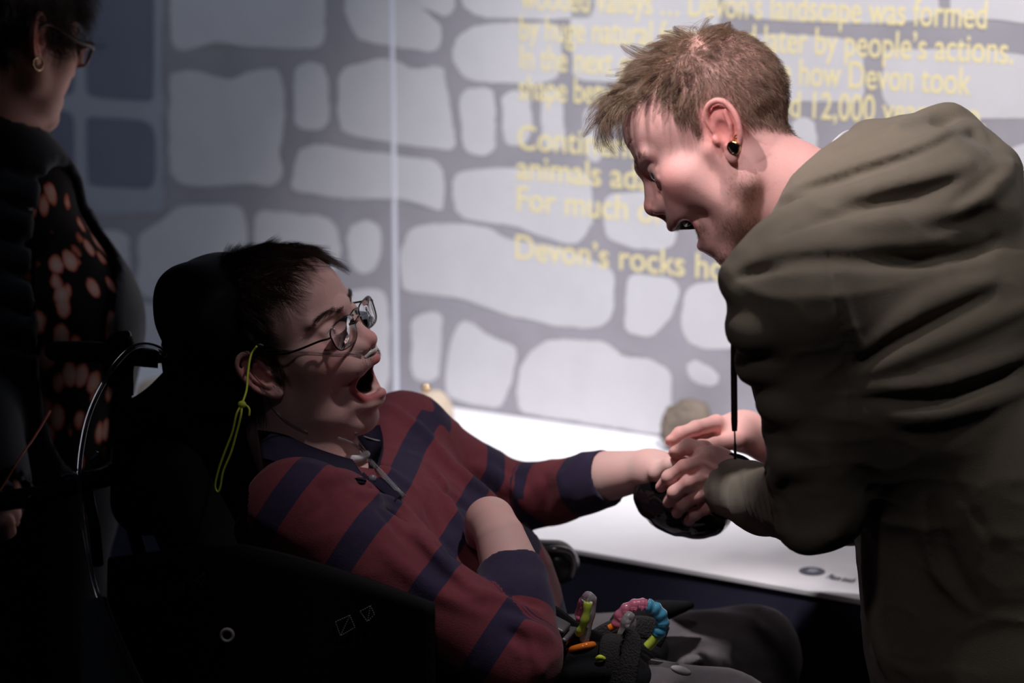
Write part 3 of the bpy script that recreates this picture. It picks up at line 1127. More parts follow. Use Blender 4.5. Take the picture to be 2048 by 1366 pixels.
grow('hair', fm, mV, mQ, mN, mk, 24000, m_len, m_comb, M_hair_b, man, K=7, lift=m_lift, jit=.2, clump=.8, radius=.00013, tuft=.85, per=34)
bm_ = lambda L, c, r: np.clip(1 - np.sqrt((((L - c) / r) ** 2).sum(1)), 0, 1)
Lm = mV * np.array([1, 0, 1]) + np.abs(mV) * np.array([0, 1, 0])
brow = np.zeros(len(mV))
for c in ((100, 12, 33), (98, 22, 37), (94, 30, 40), (87, 39, 40), (80, 46, 36)): brow = np.maximum(brow, bm_(Lm, np.array(c), np.array([7, 7, 3.6])))
grow('eyebrows', fm, mV, mQ, mN, brow, 420, lambda r: 8 + 0 * r[:, 0], lambda r, n: np.stack([-.5 + 0 * r[:, 0], np.sign(r[:, 1]), .1 + 0 * r[:, 0]], 1), M_hair_b, man, K=3, lift=(.5, .0), jit=.2, clump=.1, radius=.00009)
bd = np.zeros(len(mV))
for c, r in ((mF.J(84, 6, -92), 30), (mF.J(56, 36, -78), 32), (mF.J(20, 54, -60), 26), ((99, 12, -40), 15), (mF.J(88, 22, -60, .6), 15)):
    bd = np.maximum(bd, np.clip(1.3 - 1.3 * np.sqrt((((Lm - c) / r) ** 2).sum(1)), 0, 1))
inm = (mC[:, 0] < .12) & (mC[:, 1] < .03)
bd[inm] = 0
grow('beard_stubble', fm, mV, mQ, mN, bd ** 1.3, 6500, lambda r: 3.0 + 0 * r[:, 0], lambda r, n: np.stack([.2 + 0 * r[:, 0], 0 * r[:, 0], -1 + 0 * r[:, 0]], 1), M_hair_b, man, K=2, lift=(.7, .4), jit=.3, clump=.1, radius=.00006)
# ------------------------------------------------------------------ the standing man: hands and forearms, hidden body, hooded sweatshirt
def limb_hand(F, arm, palm, fingers, thumb, nails=True):
    """arm: [(point, radius)], palm: [(point, radius)], fingers: list of 4 joint points each with a base radius"""
    pts = [a[0] for a in arm]
    F.path(pts, [a[1] for a in arm], .012)
    for c, r in palm: F.ell(c, r if np.ndim(r) else (r, r, r), .016)
    for fg, r in fingers + [thumb]:
        F.cone(palm[0][0], fg[0], .014, r * 1.12, .008)
        F.path(fg, list(r * np.linspace(1.08, .78, len(fg))), .0035)
        tp = np.asarray(fg[-1]); dr = tp - np.asarray(fg[-2]); dr = dr / np.linalg.norm(dr)
        F.ell(tp + dr * r * .1 + np.array([-.15, -.55, .45]) * r * .75, (r * .5,) * 3, .0015)           # nail
        for j in fg[1:-1]: F.ell(j, (r * 1.04,) * 3, .003)          # knuckle bends


def hand_colors(V, base, knuckles):
    n1, n2 = vnoise(V, 60)[:, None], vnoise(V + 3, 160)[:, None]
    C = base * (1 + .05 * n1 + .04 * n2)
    C[:, 1:] *= 1 - .06 * (n1 + n2)
    for k in knuckles:
        d = np.linalg.norm(V - k, axis=1)
        w_ = (.5 * (1 - ss(d, .004, .014)))[:, None]
        C = C * (1 - w_) + base * np.array([1, .62, .62]) * w_
    return C


# near (left) hand closing over the other's hand
nf = [PP((1410, 922, .075), (1368, 934, .058), (1338, 954, .062), (1322, 974, .078)),
      PP((1414, 952, .070), (1378, 964, .050), (1350, 984, .056), (1337, 1004, .074)),
      PP((1424, 982, .070), (1392, 992, .052), (1366, 1008, .060), (1354, 1026, .078)),
      PP((1436, 1008, .074), (1412, 1016, .060), (1390, 1028, .066), (1378, 1042, .082))]
nth = PP((1440, 925, .095), (1408, 898, .100), (1376, 893, .100), (1350, 905, .105))
ELB = P(1640, 1012, -.19)
HF = Field(P(1290, 1075, -.10) + (-.01, 0, -.06), P(1560, 800, .2) + (.01, 0, .07), .0016)
limb_hand(HF, [(P(1560, 1000, -.04), .036), (P(1478, 972, .04), .027)],
          [(P(1426, 954, .084), (.036, .021, .040)), (P(1452, 958, .07), .024), (P(1440, 990, .078), (.024, .018, .024))],
          [(nf[0], .0090), (nf[1], .0094), (nf[2], .0090), (nf[3], .0080)], (nth, .0104))
HF.path([f[0] for f in nf], .0125, .008)
# tendons and veins on the back of the hand
for a in ([(1470, 950), (1440, 940), (1408, 925)], [(1468, 968), (1440, 962), (1412, 954)], [(1464, 990), (1445, 988), (1424, 982)], [(1455, 1010), (1436, 1008)],
          [(1460, 930), (1435, 950), (1430, 985)], [(1420, 975), (1395, 975), (1372, 985)]):
    HF.stroke(a, .0032, .0000, '+', .0035)
for a in ([(1395, 945), (1376, 950)],): HF.stroke(a, .0026, -.0003, '-', .002)
hV, hQ = HF.mesh()
man_parts.append((hV, hQ, hand_colors(hV, man_skin, [f[0] for f in nf] + [f[1] for f in nf] + [nth[1], nth[3]])))
# far (right) hand lying over the wrist from behind
ff = [PP((1432, 846, .185), (1392, 856, .165), (1360, 868, .155), (1341, 882, .152)),
      PP((1428, 858, .200), (1388, 872, .185), (1362, 890, .172), (1352, 906, .165)),
      PP((1432, 872, .215), (1396, 890, .205), (1374, 908, .195), (1366, 924, .185)),
      PP((1440, 886, .225), (1410, 906, .218), (1392, 922, .210), (1384, 936, .2))]
fth = PP((1470, 880, .175), (1430, 892, .160), (1402, 896, .155), (1385, 900, .15))
GF = Field(P(1310, 960, .10) + (-.01, 0, -.07), P(1620, 800, .30) + (.02, 0, .08), .0022)
limb_hand(GF, [(P(1610, 930, .20), .034), (P(1560, 896, .205), .030), (P(1500, 866, .205), .026)],
          [(P(1462, 862, .20), (.030, .026, .019)), (P(1482, 860, .203), .022)],
          [(ff[0], .0095), (ff[1], .0098), (ff[2], .0094), (ff[3], .0084)], (fth, .0108))
gV, gQ = GF.mesh()
man_parts.append((gV, gQ, hand_colors(gV, man_skin, [f[0] for f in ff] + [f[1] for f in ff] + [f[3] for f in ff])))

# body under the clothes
LA = np.array([-.5, -.866, 0])                        # towards his left shoulder
SN, SFm = P(1592, 585, -.22), P(1592, 585, -.22) - LA * .36
CH, WA, HI = P(1800, 690, -.05), P(1985, 962, -.03), P(2052, 1300, -.03)
UB = P(1945, 560, .0)
FE, FW2 = P(1700, 1010, .16), P(1590, 915, .20)
legs = [[HI + LA * .09 + (0, 0, -.02), np.array([.52, -.20, .42]), np.array([.66, -.18, .09]), np.array([.55, -.2, .04])],
        [HI - LA * .09 + (0, 0, -.02), np.array([.66, .0, .42]), np.array([.82, -.02, .09]), np.array([.71, -.04, .04])]]


def man_shell(F, g):
    """torso, arms; g is how far the cloth stands off the body"""
    F.cone(SN, SFm, .056 + g, .060 + g, 0)
    for s in (-1, 0, 1):
        F.cone(CH + LA * .09 * s, WA + LA * .055 * s, .112 + g, .112 + g, .05)
        F.cone(WA + LA * .055 * s, HI + LA * .07 * s, .112 + g, .118 + g, .05)
        F.cone(UB + LA * .10 * s, CH + LA * .09 * s, .105 + g, .11 + g, .05)
    F.cone(SN + (0.02, 0, 0), UB, .05 + g, .09 + g, .05)
    F.cone(SN, ELB, .047 + g, .034 + g, .02)
    F.cone(SFm, FE, .047 + g, .036 + g, .02)


BF = Field((-.02, -.55, -.02), (1.15, .45, 1.45), .011)
man_shell(BF, 0)
BF.cone(P(1668, 470, -.05), UB, .062, .08, .03)
BF.cone(ELB, P(1540, 995, -.02), .034, .034, .01)
BF.cone(FE, P(1600, 925, .2), .036, .032, .01)
for l in legs: BF.path(l[:3], [.085, .055, .04], .03)
bV_, bQ_ = BF.mesh()
man_parts.append((bV_, bQ_, man_skin))

# the hooded sweatshirt
G = .014
KF = Field((.13, -.42, .45), (.98, .42, 1.42), .0037)
man_shell(KF, G)
for s in (-1, 0, 1): KF.cone(HI + LA * .07 * s, HI + LA * .07 * s + np.array([.0, 0, -.16]), .138, .140, .03)
KF.ell(P(1812, 1190, -.06), (.045, .11, .14), .05)                                  # the front hanging open and loose
# near forearm sleeve with its cuff
CU = P(1466, 975, .062)
KF.cone(ELB + (0.0, 0, 0), P(1530, 1000, -.03), .049, .040, .012)
KF.cone(P(1530, 1000, -.03), CU, .041, .0365, .01)
KF.cone(FE, P(1620, 935, .19), .050, .042, .012)
# sleeve bulges on the outline and gathered rings above the cuff
for q, r in (([(1486, 640), (1505, 655), (1535, 662)], .028), ([(1500, 712), (1520, 728), (1550, 735)], .026), ([(1536, 800), (1556, 812), (1585, 818)], .022), ([(1556, 905), (1580, 922), (1610, 930)], .020),
             ([(1500, 600), (1480, 560), (1500, 525)], .024), ([(1570, 1060), (1620, 1075), (1680, 1040)], .02)):
    KF.stroke(q, r, r * .62, '+', .012)
# the hood: rim round the neck and the bag lying on the back
KF.path(PP((1490, 556, -.12), (1566, 470, -.125), (1612, 402, -.12), (1684, 326, -.095), (1738, 282, -.05)), [.022, .020, .019, .019, .024], .012)
KF.path(PP((1508, 548, -.17), (1630, 480, -.20), (1760, 425, -.185), (1890, 350, -.13)), [.020, .028, .032, .034], .02)
KF.path(PP((1508, 545, -.185), (1640, 494, -.240), (1800, 482, -.205), (1955, 455, -.13)), [.016, .021, .026, .034], .012)
KF.path(PP((1738, 288, -.04), (1815, 276, -.04), (1908, 258, -.03)), [.024, .026, .024], .015)
KF.path(PP((1908, 258, -.03), (1982, 345, -.07), (1968, 432, -.13)), [.022, .036, .040], .015)
KF.ell(P(1810, 395, -.10), (.115, .10, .080), .02)
KF.cone(P(1660, 460, -.1), P(1580, 520, -.1), .075, .045, .03)
KF.path(PP((1720, 340, .05), (1670, 410, .09), (1590, 510, .06)), .032, .02)        # far side of the rim
# cavity for the neck
nkd = P(1700, 500, -.05)
KF.path([fm.w((-18, 0, -40)), fm.w(nb * .5 + np.array([-12, 0, -20])), P(1660, 455, -.05)], [.062, .064, .060], .006, '-')
KF.ell(fm.w((70, 0, -95)), (.055, .05, .05), .01, op='-')
# folds: ridges then creases
for q, r in (([(1480, 505), (1545, 455), (1665, 405), (1815, 368), (1930, 330)], .016), ([(1545, 408), (1665, 353), (1798, 312), (1900, 268)], .011),
             ([(1790, 262), (1880, 232), (1915, 225)], .014), ([(1860, 290), (1930, 262), (1965, 285)], .012), ([(1900, 425), (1975, 380), (2020, 330)], .014),
             ([(1700, 455), (1830, 440), (1950, 400)], .012),
             ([(1724, 705), (1800, 640), (1880, 598), (1985, 556)], .012), ([(1735, 742), (1830, 700), (1930, 660), (2048, 612)], .013), ([(1730, 775), (1850, 770), (1950, 740), (2048, 700)], .012),
             ([(1780, 830), (1880, 826), (2048, 775)], .013), ([(1670, 540), (1690, 640), (1722, 700)], .008),
             ([(1855, 1000), (1868, 1090), (1890, 1150), (1946, 1214)], .013), ([(1730, 1080), (1745, 1200), (1775, 1340)], .012)):
    KF.stroke(q, r, r * .28, '+', r * .8)
for q, r in (([(1470, 560), (1530, 530), (1650, 516), (1800, 522), (1950, 506), (1995, 480)], .009), ([(1560, 470), (1680, 425), (1830, 392), (1920, 360)], .008), ([(1590, 385), (1700, 352), (1830, 310), (1915, 268)], .005),
             ([(1715, 735), (1800, 680), (1900, 632), (1990, 590)], .009), ([(1735, 800), (1860, 800), (1950, 775), (2048, 735)], .009),
             ([(1900, 410), (1960, 370), (2005, 330)], .007), ([(1864, 1005), (1882, 1090), (1907, 1150), (1952, 1210)], .011), ([(1655, 515), (1680, 620), (1700, 740), (1706, 860)], .004), ([(1880, 930), (1950, 1030), (2000, 1110)], .003),
             ([(1480, 560), (1510, 545), (1560, 540)], .006)):
    KF.stroke(q, r * 1.1, -r * .15, '-', r * .7)
for i in range(7):
    x = 1492 + 11 * i
    KF.stroke([(x - 6 + 3 * i, 918 - 2 * i), (x - 2, 960), (x + 4, 1010), (x + 16, 1046 + 4 * i)], .0055 + .0005 * i, .0004, '+', .004)
KF.smooth(1)
KF.wrinkle(.0035, 11, (1.0, 1.0, 1.6), 2.0)
# hollow the cuffs and the hem
cd_ = CU - P(1530, 1000, -.03); cd_ /= np.linalg.norm(cd_)
KF.cone(CU - cd_ * .012, CU + cd_ * .08, .029, .029, .002, '-')
q = CU + cd_ * .012
sl, X = KF._sub(q - .06, q + .10)
KF.d[sl] = np.maximum(KF.d[sl], ((X[0] - q[0]) * cd_[0] + (X[1] - q[1]) * cd_[1] + (X[2] - q[2]) * cd_[2]).astype(np.float32))
KF.d = np.maximum(KF.d, np.broadcast_to((.52 - KF.ax[2])[None, None, :], KF.d.shape))
kV, kQ = KF.mesh()
M_olive = mat('olive_jersey', S(123, 114, 101), 0.9, spec=0.12, bump=.25, bscale=900, vary=.07, vscale=30, sheen=.12)
hood = mesh_obj('hooded_sweatshirt', kV, kQ, M_olive, man)
M_dark_trim = mat('cuff_trim_dark', S(40, 38, 44), 0.9, spec=.1)
mb = MB()
t1 = np.cross(cd_, (0, 0, 1)); t1 /= np.linalg.norm(t1); t2 = np.cross(cd_, t1)
mb.tube([CU + cd_ * .010 + .0380 * (math.cos(a) * t1 + math.sin(a) * t2) for a in np.linspace(0, 2 * math.pi, 40, endpoint=False)], .0032, 8, closed=True)
tag(mb.build('cuff_edge', M_dark_trim, man), 'dark navy edge of the near cuff')
# drawstring with its metal tip
M_cord = mat('drawstring_brown', S(54, 32, 34), 0.8, bump=.3, bscale=1500)
M_tip = mat('aglet_metal', S(150, 120, 110), 0.3, metal=.9)
ds = spline(PP((1478, 548, -.165), (1468, 600, -.185), (1467, 680, -.185), (1468, 760, -.185), (1469, 862, -.185)), 6)
mb = MB()
mb.tube(ds, [(.0022 + .0014 * ss(i / len(ds), .1, .75)) * (1 - .75 * ss(i / len(ds), .94, 1.0)) for i in range(len(ds))], 10, flat=.55, side=(1, 0, 0))
dso = mb.build('drawstring', M_cord, man)
mb = MB()
mb.tube(PP((1469, 858, -.185), (1470, 884, -.185), (1470.2, 890, -.185), (1470.5, 918, -.185)), [.0010, .0010, .0017, .0017], 8)
mb.build('aglet', M_tip, dso)
# white shirt collar peeping out at the nape
mb = MB()
mb.tube(spline(PP((1655, 304, -.075), (1682, 278, -.03), (1700, 270, .03)), 6), .007, 10, flat=.4)
mb.build('shirt_collar', mat('white_cotton', S(215, 215, 222), .8), man)

# trousers and shoes, below the frame
TF = Field((.25, -.45, .05), (1.1, .35, .85), .011)
for l in legs: TF.path(l[:3], [.105, .072, .060], .03)
TF.cone(HI + LA * .06, HI - LA * .06, .125, .125, .03)
TF.d = np.maximum(TF.d, np.broadcast_to((.075 - TF.ax[2])[None, None, :], TF.d.shape))
tV, tQ = TF.mesh()
mesh_obj('trousers', tV, tQ, mat('dark_denim', S(40, 42, 54), .85, bump=.2, bscale=800), man)
M_shoe = mat('shoe_black', S(28, 27, 28), .5)
for l in legs:
    SF_ = Field(l[3] - (.14, .08, .045), l[2] + (.08, .08, .06), .006)
    SF_.cone(l[2] + (.02, 0, -.045), l[3] + (-.05, 0, .0), .04, .036, 0)
    SF_.cone(l[2], l[2] + (.01, 0, -.04), .045, .04, .02)
    SF_.d = np.maximum(SF_.d, np.broadcast_to((.0 - SF_.ax[2])[None, None, :], SF_.d.shape))
    v, q = SF_.mesh()
    mesh_obj('shoe', v, q, M_shoe, man)

# earrings
M_gold = mat('earring_metal', S(216, 190, 140), .2, metal=1.0)
M_onyx = mat('earring_black', S(14, 13, 16), .05, coat=1.0)
ec = fm.w((-11, 84, -21))
ax = fm.R @ np.array([.62, .76, -.15]); ax /= np.linalg.norm(ax)
mb = MB()
mb.lathe(ec, [(.0045, -.004), (.0078, 0), (.0082, .003), (.0074, .0045), (.0064, .0035)], ax)
e = tag(mb.build('ear_plug', M_gold, man), 'gold rimmed black plug in the ear lobe')
mb = MB()
mb.lathe(ec, [(.0064, .0035), (.004, .0046), (0, .005)], ax)
mb.build('black_inlay', M_onyx, e)
rc = fm.w((-21, 83, -12))
mb = MB()
for off in (0, .003):
    mb.tube([rc + fm.R @ np.array([off * .6 + .0052 * math.cos(a), .0052 * math.sin(a), -off]) for a in np.linspace(0, 2 * math.pi, 20, endpoint=False)], .0009, 6, closed=True)
tag(mb.build('ear_ring', M_gold, man), 'twisted silver ring high on the lobe')

v, q, c = join(man_parts)
mesh_obj('body', v, q, M_skin, man, colors=c)
# ------------------------------------------------------------------ the seated young man: head
BOY_JA = 22
BOY_Y = .08
fb = Frame(P(583, 701, BOY_Y), -27, 22, 12, .98)
nbb = fb.l(P(625, 950, BOY_Y))
bF = head_field(BOY_JA, dict(pts=[(-24, 0, -30), nbb * .5 + np.array([-14, 0, -16]), nbb], r=[54, 60, 66]), nose=1.06, soft=7, ear_out=6, ulz=-45, llo=(14, 3), ntip=(-5, -3), ear_x=9, ear_w=.78)
bV, bQ = bF.mesh()
bN = normals(bV, bQ)
bHL = dict(front=70, zf=78, temple=34, side=22, burn=(16, -18), nape=-56, curve=.4)
boy_skin = S(222, 178, 172)
bC = head_colors(bV, bN, bF, boy_skin, S(186, 98, 100), dict(stubble=.12, stubble_col=S(110, 80, 74), ja=math.radians(BOY_JA), scalp=S(70, 48, 40), hairline=bHL))
boy = empty('person', (0.0, .08, .45), 'young man in glasses and a maroon and navy striped rugby shirt reclining in a wheelchair', 'person')
boy_parts = [(fb.w(bV), bQ, bC)]
face_bits(fb, bF, boy, math.radians(BOY_JA), P(1320, 340, -.02))
bk = scalp_mask(bV, bHL)


def b_len(r):
    x, y, z = r.T
    return 20 + 16 * ss(z, 50, 100) + 6 * ss(x, 20, 60) - 8 * (1 - ss(z, -40, 10))


def b_comb(r, n):
    x, y, z = r.T
    f = ss(z, 10, 60)[:, None]
    c = np.stack([1 + 0 * x, -.1 * np.sign(y), -.15 - .75 * ss(np.abs(y), 30, 65) - .9 * ss(x, 45, 70)], 1)
    return c * f + (1 - f) * np.stack([.15 + 0 * x, 0 * y, -.9 + 0 * z], 1)


grow('hair', fb, bV, bQ, bN, bk, 26000, b_len, b_comb, M_hair_d, boy, K=6, lift=(.5, -.25), jit=.12, clump=.3, radius=.00012, tuft=.62, per=44)
Lb = bV * np.array([1, 0, 1]) + np.abs(bV) * np.array([0, 1, 0])
brow = np.zeros(len(bV))
for c in ((99, 12, 31), (97, 22, 35), (93, 31, 37), (87, 40, 36), (79, 48, 31)): brow = np.maximum(brow, bm_(Lb, np.array(c), np.array([7, 8, 3.2])))
grow('eyebrows', fb, bV, bQ, bN, brow, 800, lambda r: 8 + 0 * r[:, 0], lambda r, n: np.stack([-.5 + 0 * r[:, 0], np.sign(r[:, 1]), .1 + 0 * r[:, 0]], 1), M_hair_d, boy, K=3, lift=(.4, .0), jit=.2, clump=.1, radius=.0001)
ms = np.zeros(len(bV))
for c, r in (((104, 8, -38), 9), ((98, 17, -41), 9), ((90, 24, -47), 8)): ms = np.maximum(ms, bm_(Lb, np.array(c), np.array([r, r, r])))
grow('moustache', fb, bV, bQ, bN, ms, 500, lambda r: 4.5 + 0 * r[:, 0], lambda r, n: np.stack([0 * r[:, 0], .6 * np.sign(r[:, 1]), -1 + 0 * r[:, 0]], 1), M_hair_d, boy, K=2, lift=(.4, .2), jit=.2, clump=.1, radius=.00006)
# ------------------------------------------------------------------ the seated young man: hands, hidden body, striped shirt, trousers
# far (left) arm stretched to the joined hands
lf = [PP((1352, 936, .145), (1378, 938, .150), (1398, 946, .155), (1408, 958, .155)),
      PP((1350, 948, .140), (1378, 952, .142), (1400, 962, .146), (1408, 974, .15)),
      PP((1346, 958, .142), (1372, 966, .142), (1392, 976, .146), (1398, 988, .15)),
      PP((1340, 966, .148), (1362, 976, .146), (1378, 986, .150), (1384, 996, .155))]
lth = PP((1315, 945, .125), (1340, 930, .115), (1362, 925, .118), (1380, 928, .125))
LF = Field(P(1120, 1030, .07) + (-.01, 0, -.08), P(1430, 860, .30) + (.01, 0, .08), .0023)
limb_hand(LF, [(P(1150, 972, .235), .034), (P(1215, 952, .205), .0325), (P(1290, 940, .175), .025)],
          [(P(1322, 942, .155), (.028, .017, .024)), (P(1302, 940, .165), .023)], [(lf[0], .0092), (lf[1], .0094), (lf[2], .009), (lf[3], .008)], (lth, .0105))
v, q = LF.mesh()
boy_parts.append((v, q, hand_colors(v, boy_skin * np.array([1.03, 1.05, 1.05]), [f[0] for f in lf])))
# near (right) hand bent at the wrist and tucked against the chest
rf = [PP((952, 1040, .015), (944, 1062, .012), (950, 1078, .022), (960, 1076, .032)),
      PP((958, 1044, .028), (948, 1066, .028), (956, 1084, .036), (966, 1080, .044)),
      PP((966, 1048, .040), (956, 1070, .044), (964, 1086, .050), (974, 1082, .056)),
      PP((976, 1052, .050), (966, 1072, .058), (974, 1084, .062), (982, 1080, .066))]
rth = PP((962, 1050, .0), (950, 1062, .0), (950, 1078, .008), (956, 1088, .016))
RF = Field(P(900, 1220, -.14) + (-.01, 0, -.05), P(1080, 980, .10) + (.01, 0, .08), .0022)
limb_hand(RF, [(P(1030, 1190, -.085), .037), (P(1018, 1130, -.06), .0345), (P(1000, 1075, -.04), .030), (P(984, 1042, -.022), .0265)],
          [(P(972, 1046, .004), (.022, .030, .021)), (P(978, 1040, -.010), .0245)], [(rf[0], .0095), (rf[1], .0098), (rf[2], .0094), (rf[3], .0084)], (rth, .011))
v, q = RF.mesh()
boy_parts.append((v, q, hand_colors(v, boy_skin, [rf[0][0], P(975, 1018, -.02), P(955, 1030, 0)])))

BD = np.array([-.42, -.907, 0])                      # towards his right shoulder
bSN, bEN = P(598, 1030, -.10), P(1030, 1318, -.165)
bSF, bEF, bWF = P(805, 890, .25), P(1012, 998, .29), P(1212, 955, .205)
bCH, bBE, bPE = P(765, 1075, .075), P(900, 1225, .075), P(990, 1400, .075)
bWN = P(1024, 1160, -.075)


def boy_shell(F, g):
    F.path([bSN, P(700, 1035, .05), bSF], [.050 + g, .046 + g, .056 + g], 0)
    for s in (-1, 0, 1):
        F.cone(bCH + BD * .085 * s, bBE + BD * .07 * s, .078 + g, .084 + g, .04)
        F.cone(bBE + BD * .07 * s, bPE + BD * .06 * s, .084 + g, .080 + g, .05)
    F.cone(P(690, 1045, .08), bCH, .05 + g, .078 + g, .03)
    F.cone(bSN, bEN, .052 + g, .040 + g, .02)
    F.cone(bSF, bEF, .050 + g, .036 + g, .02)


knf, knn = P(1502, 1308, .20), P(1440, 1450, -.03)
ftf, ftn = P(1560, 1780, .18), P(1500, 1850, -.05)
bHF, bHN = P(1150, 1360, .16), P(1090, 1425, -.02)
B2 = Field((-.32, -.36, .14), (.45, .46, 1.02), .010)
boy_shell(B2, 0)
B2.cone(nbb_w := fb.w(nbb), P(650, 985, .08), .055, .055, .03)
B2.cone(bEN, bWN, .040, .036, .015)
B2.cone(bEF, bWF, .036, .032, .015)
B2.path([bHF, knf, ftf], [.07, .05, .035], .02)
B2.path([bHN, knn, ftn], [.07, .05, .035], .02)
v, q = B2.mesh()
boy_parts.append((v, q, boy_skin))

SH = Field((-.30, -.36, .55), (.24, .42, 1.06), .0036)
g = .012
boy_shell(SH, g)
SH.cone(bEN, P(1026, 1215, -.11), .053, .047, .012)
SH.cone(P(1026, 1215, -.11), bWN, .047, .042, .008)
SH.cone(bEF, P(1110, 985, .25), .048, .042, .012)
SH.cone(P(1110, 985, .25), bWF, .042, .0375, .008)
# folds
for q, r in (([(700, 985), (770, 1010), (830, 1060), (890, 1120)], .014), ([(640, 960), (700, 960), (760, 1000)], .012), ([(830, 1060), (850, 1110), (905, 1145)], .012),
             ([(760, 1100), (860, 1180), (960, 1230)], .010), ([(985, 1200), (1030, 1210), (1075, 1230)], .010), ([(1010, 1240), (1060, 1262), (1100, 1275)], .012), ([(1030, 1290), (1060, 1310), (1075, 1350)], .010),
             ([(870, 900), (930, 960), (1000, 1010)], .012), ([(1000, 960), (1045, 990), (1070, 1030)], .011), ([(940, 930), (1000, 960), (1030, 1000)], .01), ([(1110, 945), (1130, 970), (1128, 1000)], .009),
             ([(880, 960), (900, 1030), (950, 1090)], .012), ([(770, 810), (850, 870), (900, 930)], .010), ([(690, 920), (760, 940), (830, 985)], .008), ([(900, 1150), (940, 1190), (990, 1190)], .01)):
    SH.stroke(q, r, r * .3, '+', r * .8)
for q, r in (([(630, 970), (650, 985), (648, 1010), (625, 1030)], .004), ([(720, 960), (800, 1010), (850, 1060)], .006), ([(760, 1020), (830, 1090), (890, 1150), (950, 1190)], .008), ([(850, 920), (900, 985), (960, 1030)], .008),
             ([(1000, 1180), (1040, 1195), (1085, 1215)], .006), ([(1015, 1265), (1050, 1285), (1060, 1340)], .007), ([(1005, 945), (1018, 1000), (1010, 1050)], .006), ([(1085, 945), (1095, 980), (1090, 1030)], .005), ([(850, 1010), (880, 1070), (930, 1120)], .006)):
    SH.stroke(q, r * 1.1, -r * .15, '-', r * .7)
SH.smooth(1)
SH.wrinkle(.0035, 13, (1.3, 1.0, 1.0), 7.0)
# openings: neck and cuffs
SH.path([fb.w((-24, 0, -40)), nbb_w, P(650, 950, .08)], [.068, .068, .062], .006, '-')
SH.cone(P(690, 900, .06), P(745, 950, .05), .022, .014, .01, '-')
for (a, b, r) in ((P(1030, 1190, -.09), P(1018, 1140, -.062), .0345), (P(1150, 972, .235), bWF, .031)):
    d = (b - a) / np.linalg.norm(b - a)
    SH.cone(b - d * .025, b + d * .09, r, r, .003, '-')
    q = b + d * .004
    sl, X = SH._sub(q - .055, q + .055)
    cut = (X[0] - q[0]) * d[0] + (X[1] - q[1]) * d[1] + (X[2] - q[2]) * d[2]
    rad = np.sqrt((X[0] - q[0]) ** 2 + (X[1] - q[1]) ** 2 + (X[2] - q[2]) ** 2)
    SH.d[sl] = np.where(rad < .054, np.maximum(SH.d[sl], cut), SH.d[sl]).astype(np.float32)
sV, sQ = SH.mesh()


def seg_coord(V, a, b):
    d = b - a
    L = np.linalg.norm(d)
    t = ((V - a) @ d) / L
    dist = np.linalg.norm(V - a - np.clip(t, 0, L)[:, None] * d / L, axis=1)
    return t, dist


# stripe coordinate: metres along each piece of the garment
tU, dU = seg_coord(sV, bSN, bEN)
tL, dL_ = seg_coord(sV, bEN, bWN)
tFu, dFu = seg_coord(sV, bSF, bEF)
tFl, dFl = seg_coord(sV, bEF, bWF)
tT, dT = seg_coord(sV, P(640, 930, .08), P(960, 1215, .075))
tT2, dT2 = seg_coord(sV, bCH, bPE)
D = np.stack([dU / .064, dL_ / .060, dFu / .060, dFl / .046, np.minimum(dT / .155, dT2 / .155) * 1.0], 1)
Lf = np.linalg.norm(bWF - bEF); Ln = np.linalg.norm(bWN - bEN)
coordm = np.stack([tU - .0305, tL + .0475 - .61 * Ln, tFu + .03, tFl - .0025, tT - .0285], 1)
wgt = np.exp(-(D - D.min(1)[:, None]) / .012)
st = (coordm * wgt).sum(1) / wgt.sum(1)
piece = D.argmin(1)
cuff = np.maximum(np.where(piece == 3, ss(tFl, Lf - .052, Lf - .044), 0), np.where(piece == 1, ss(tL, Ln - .040, Ln - .032), 0))


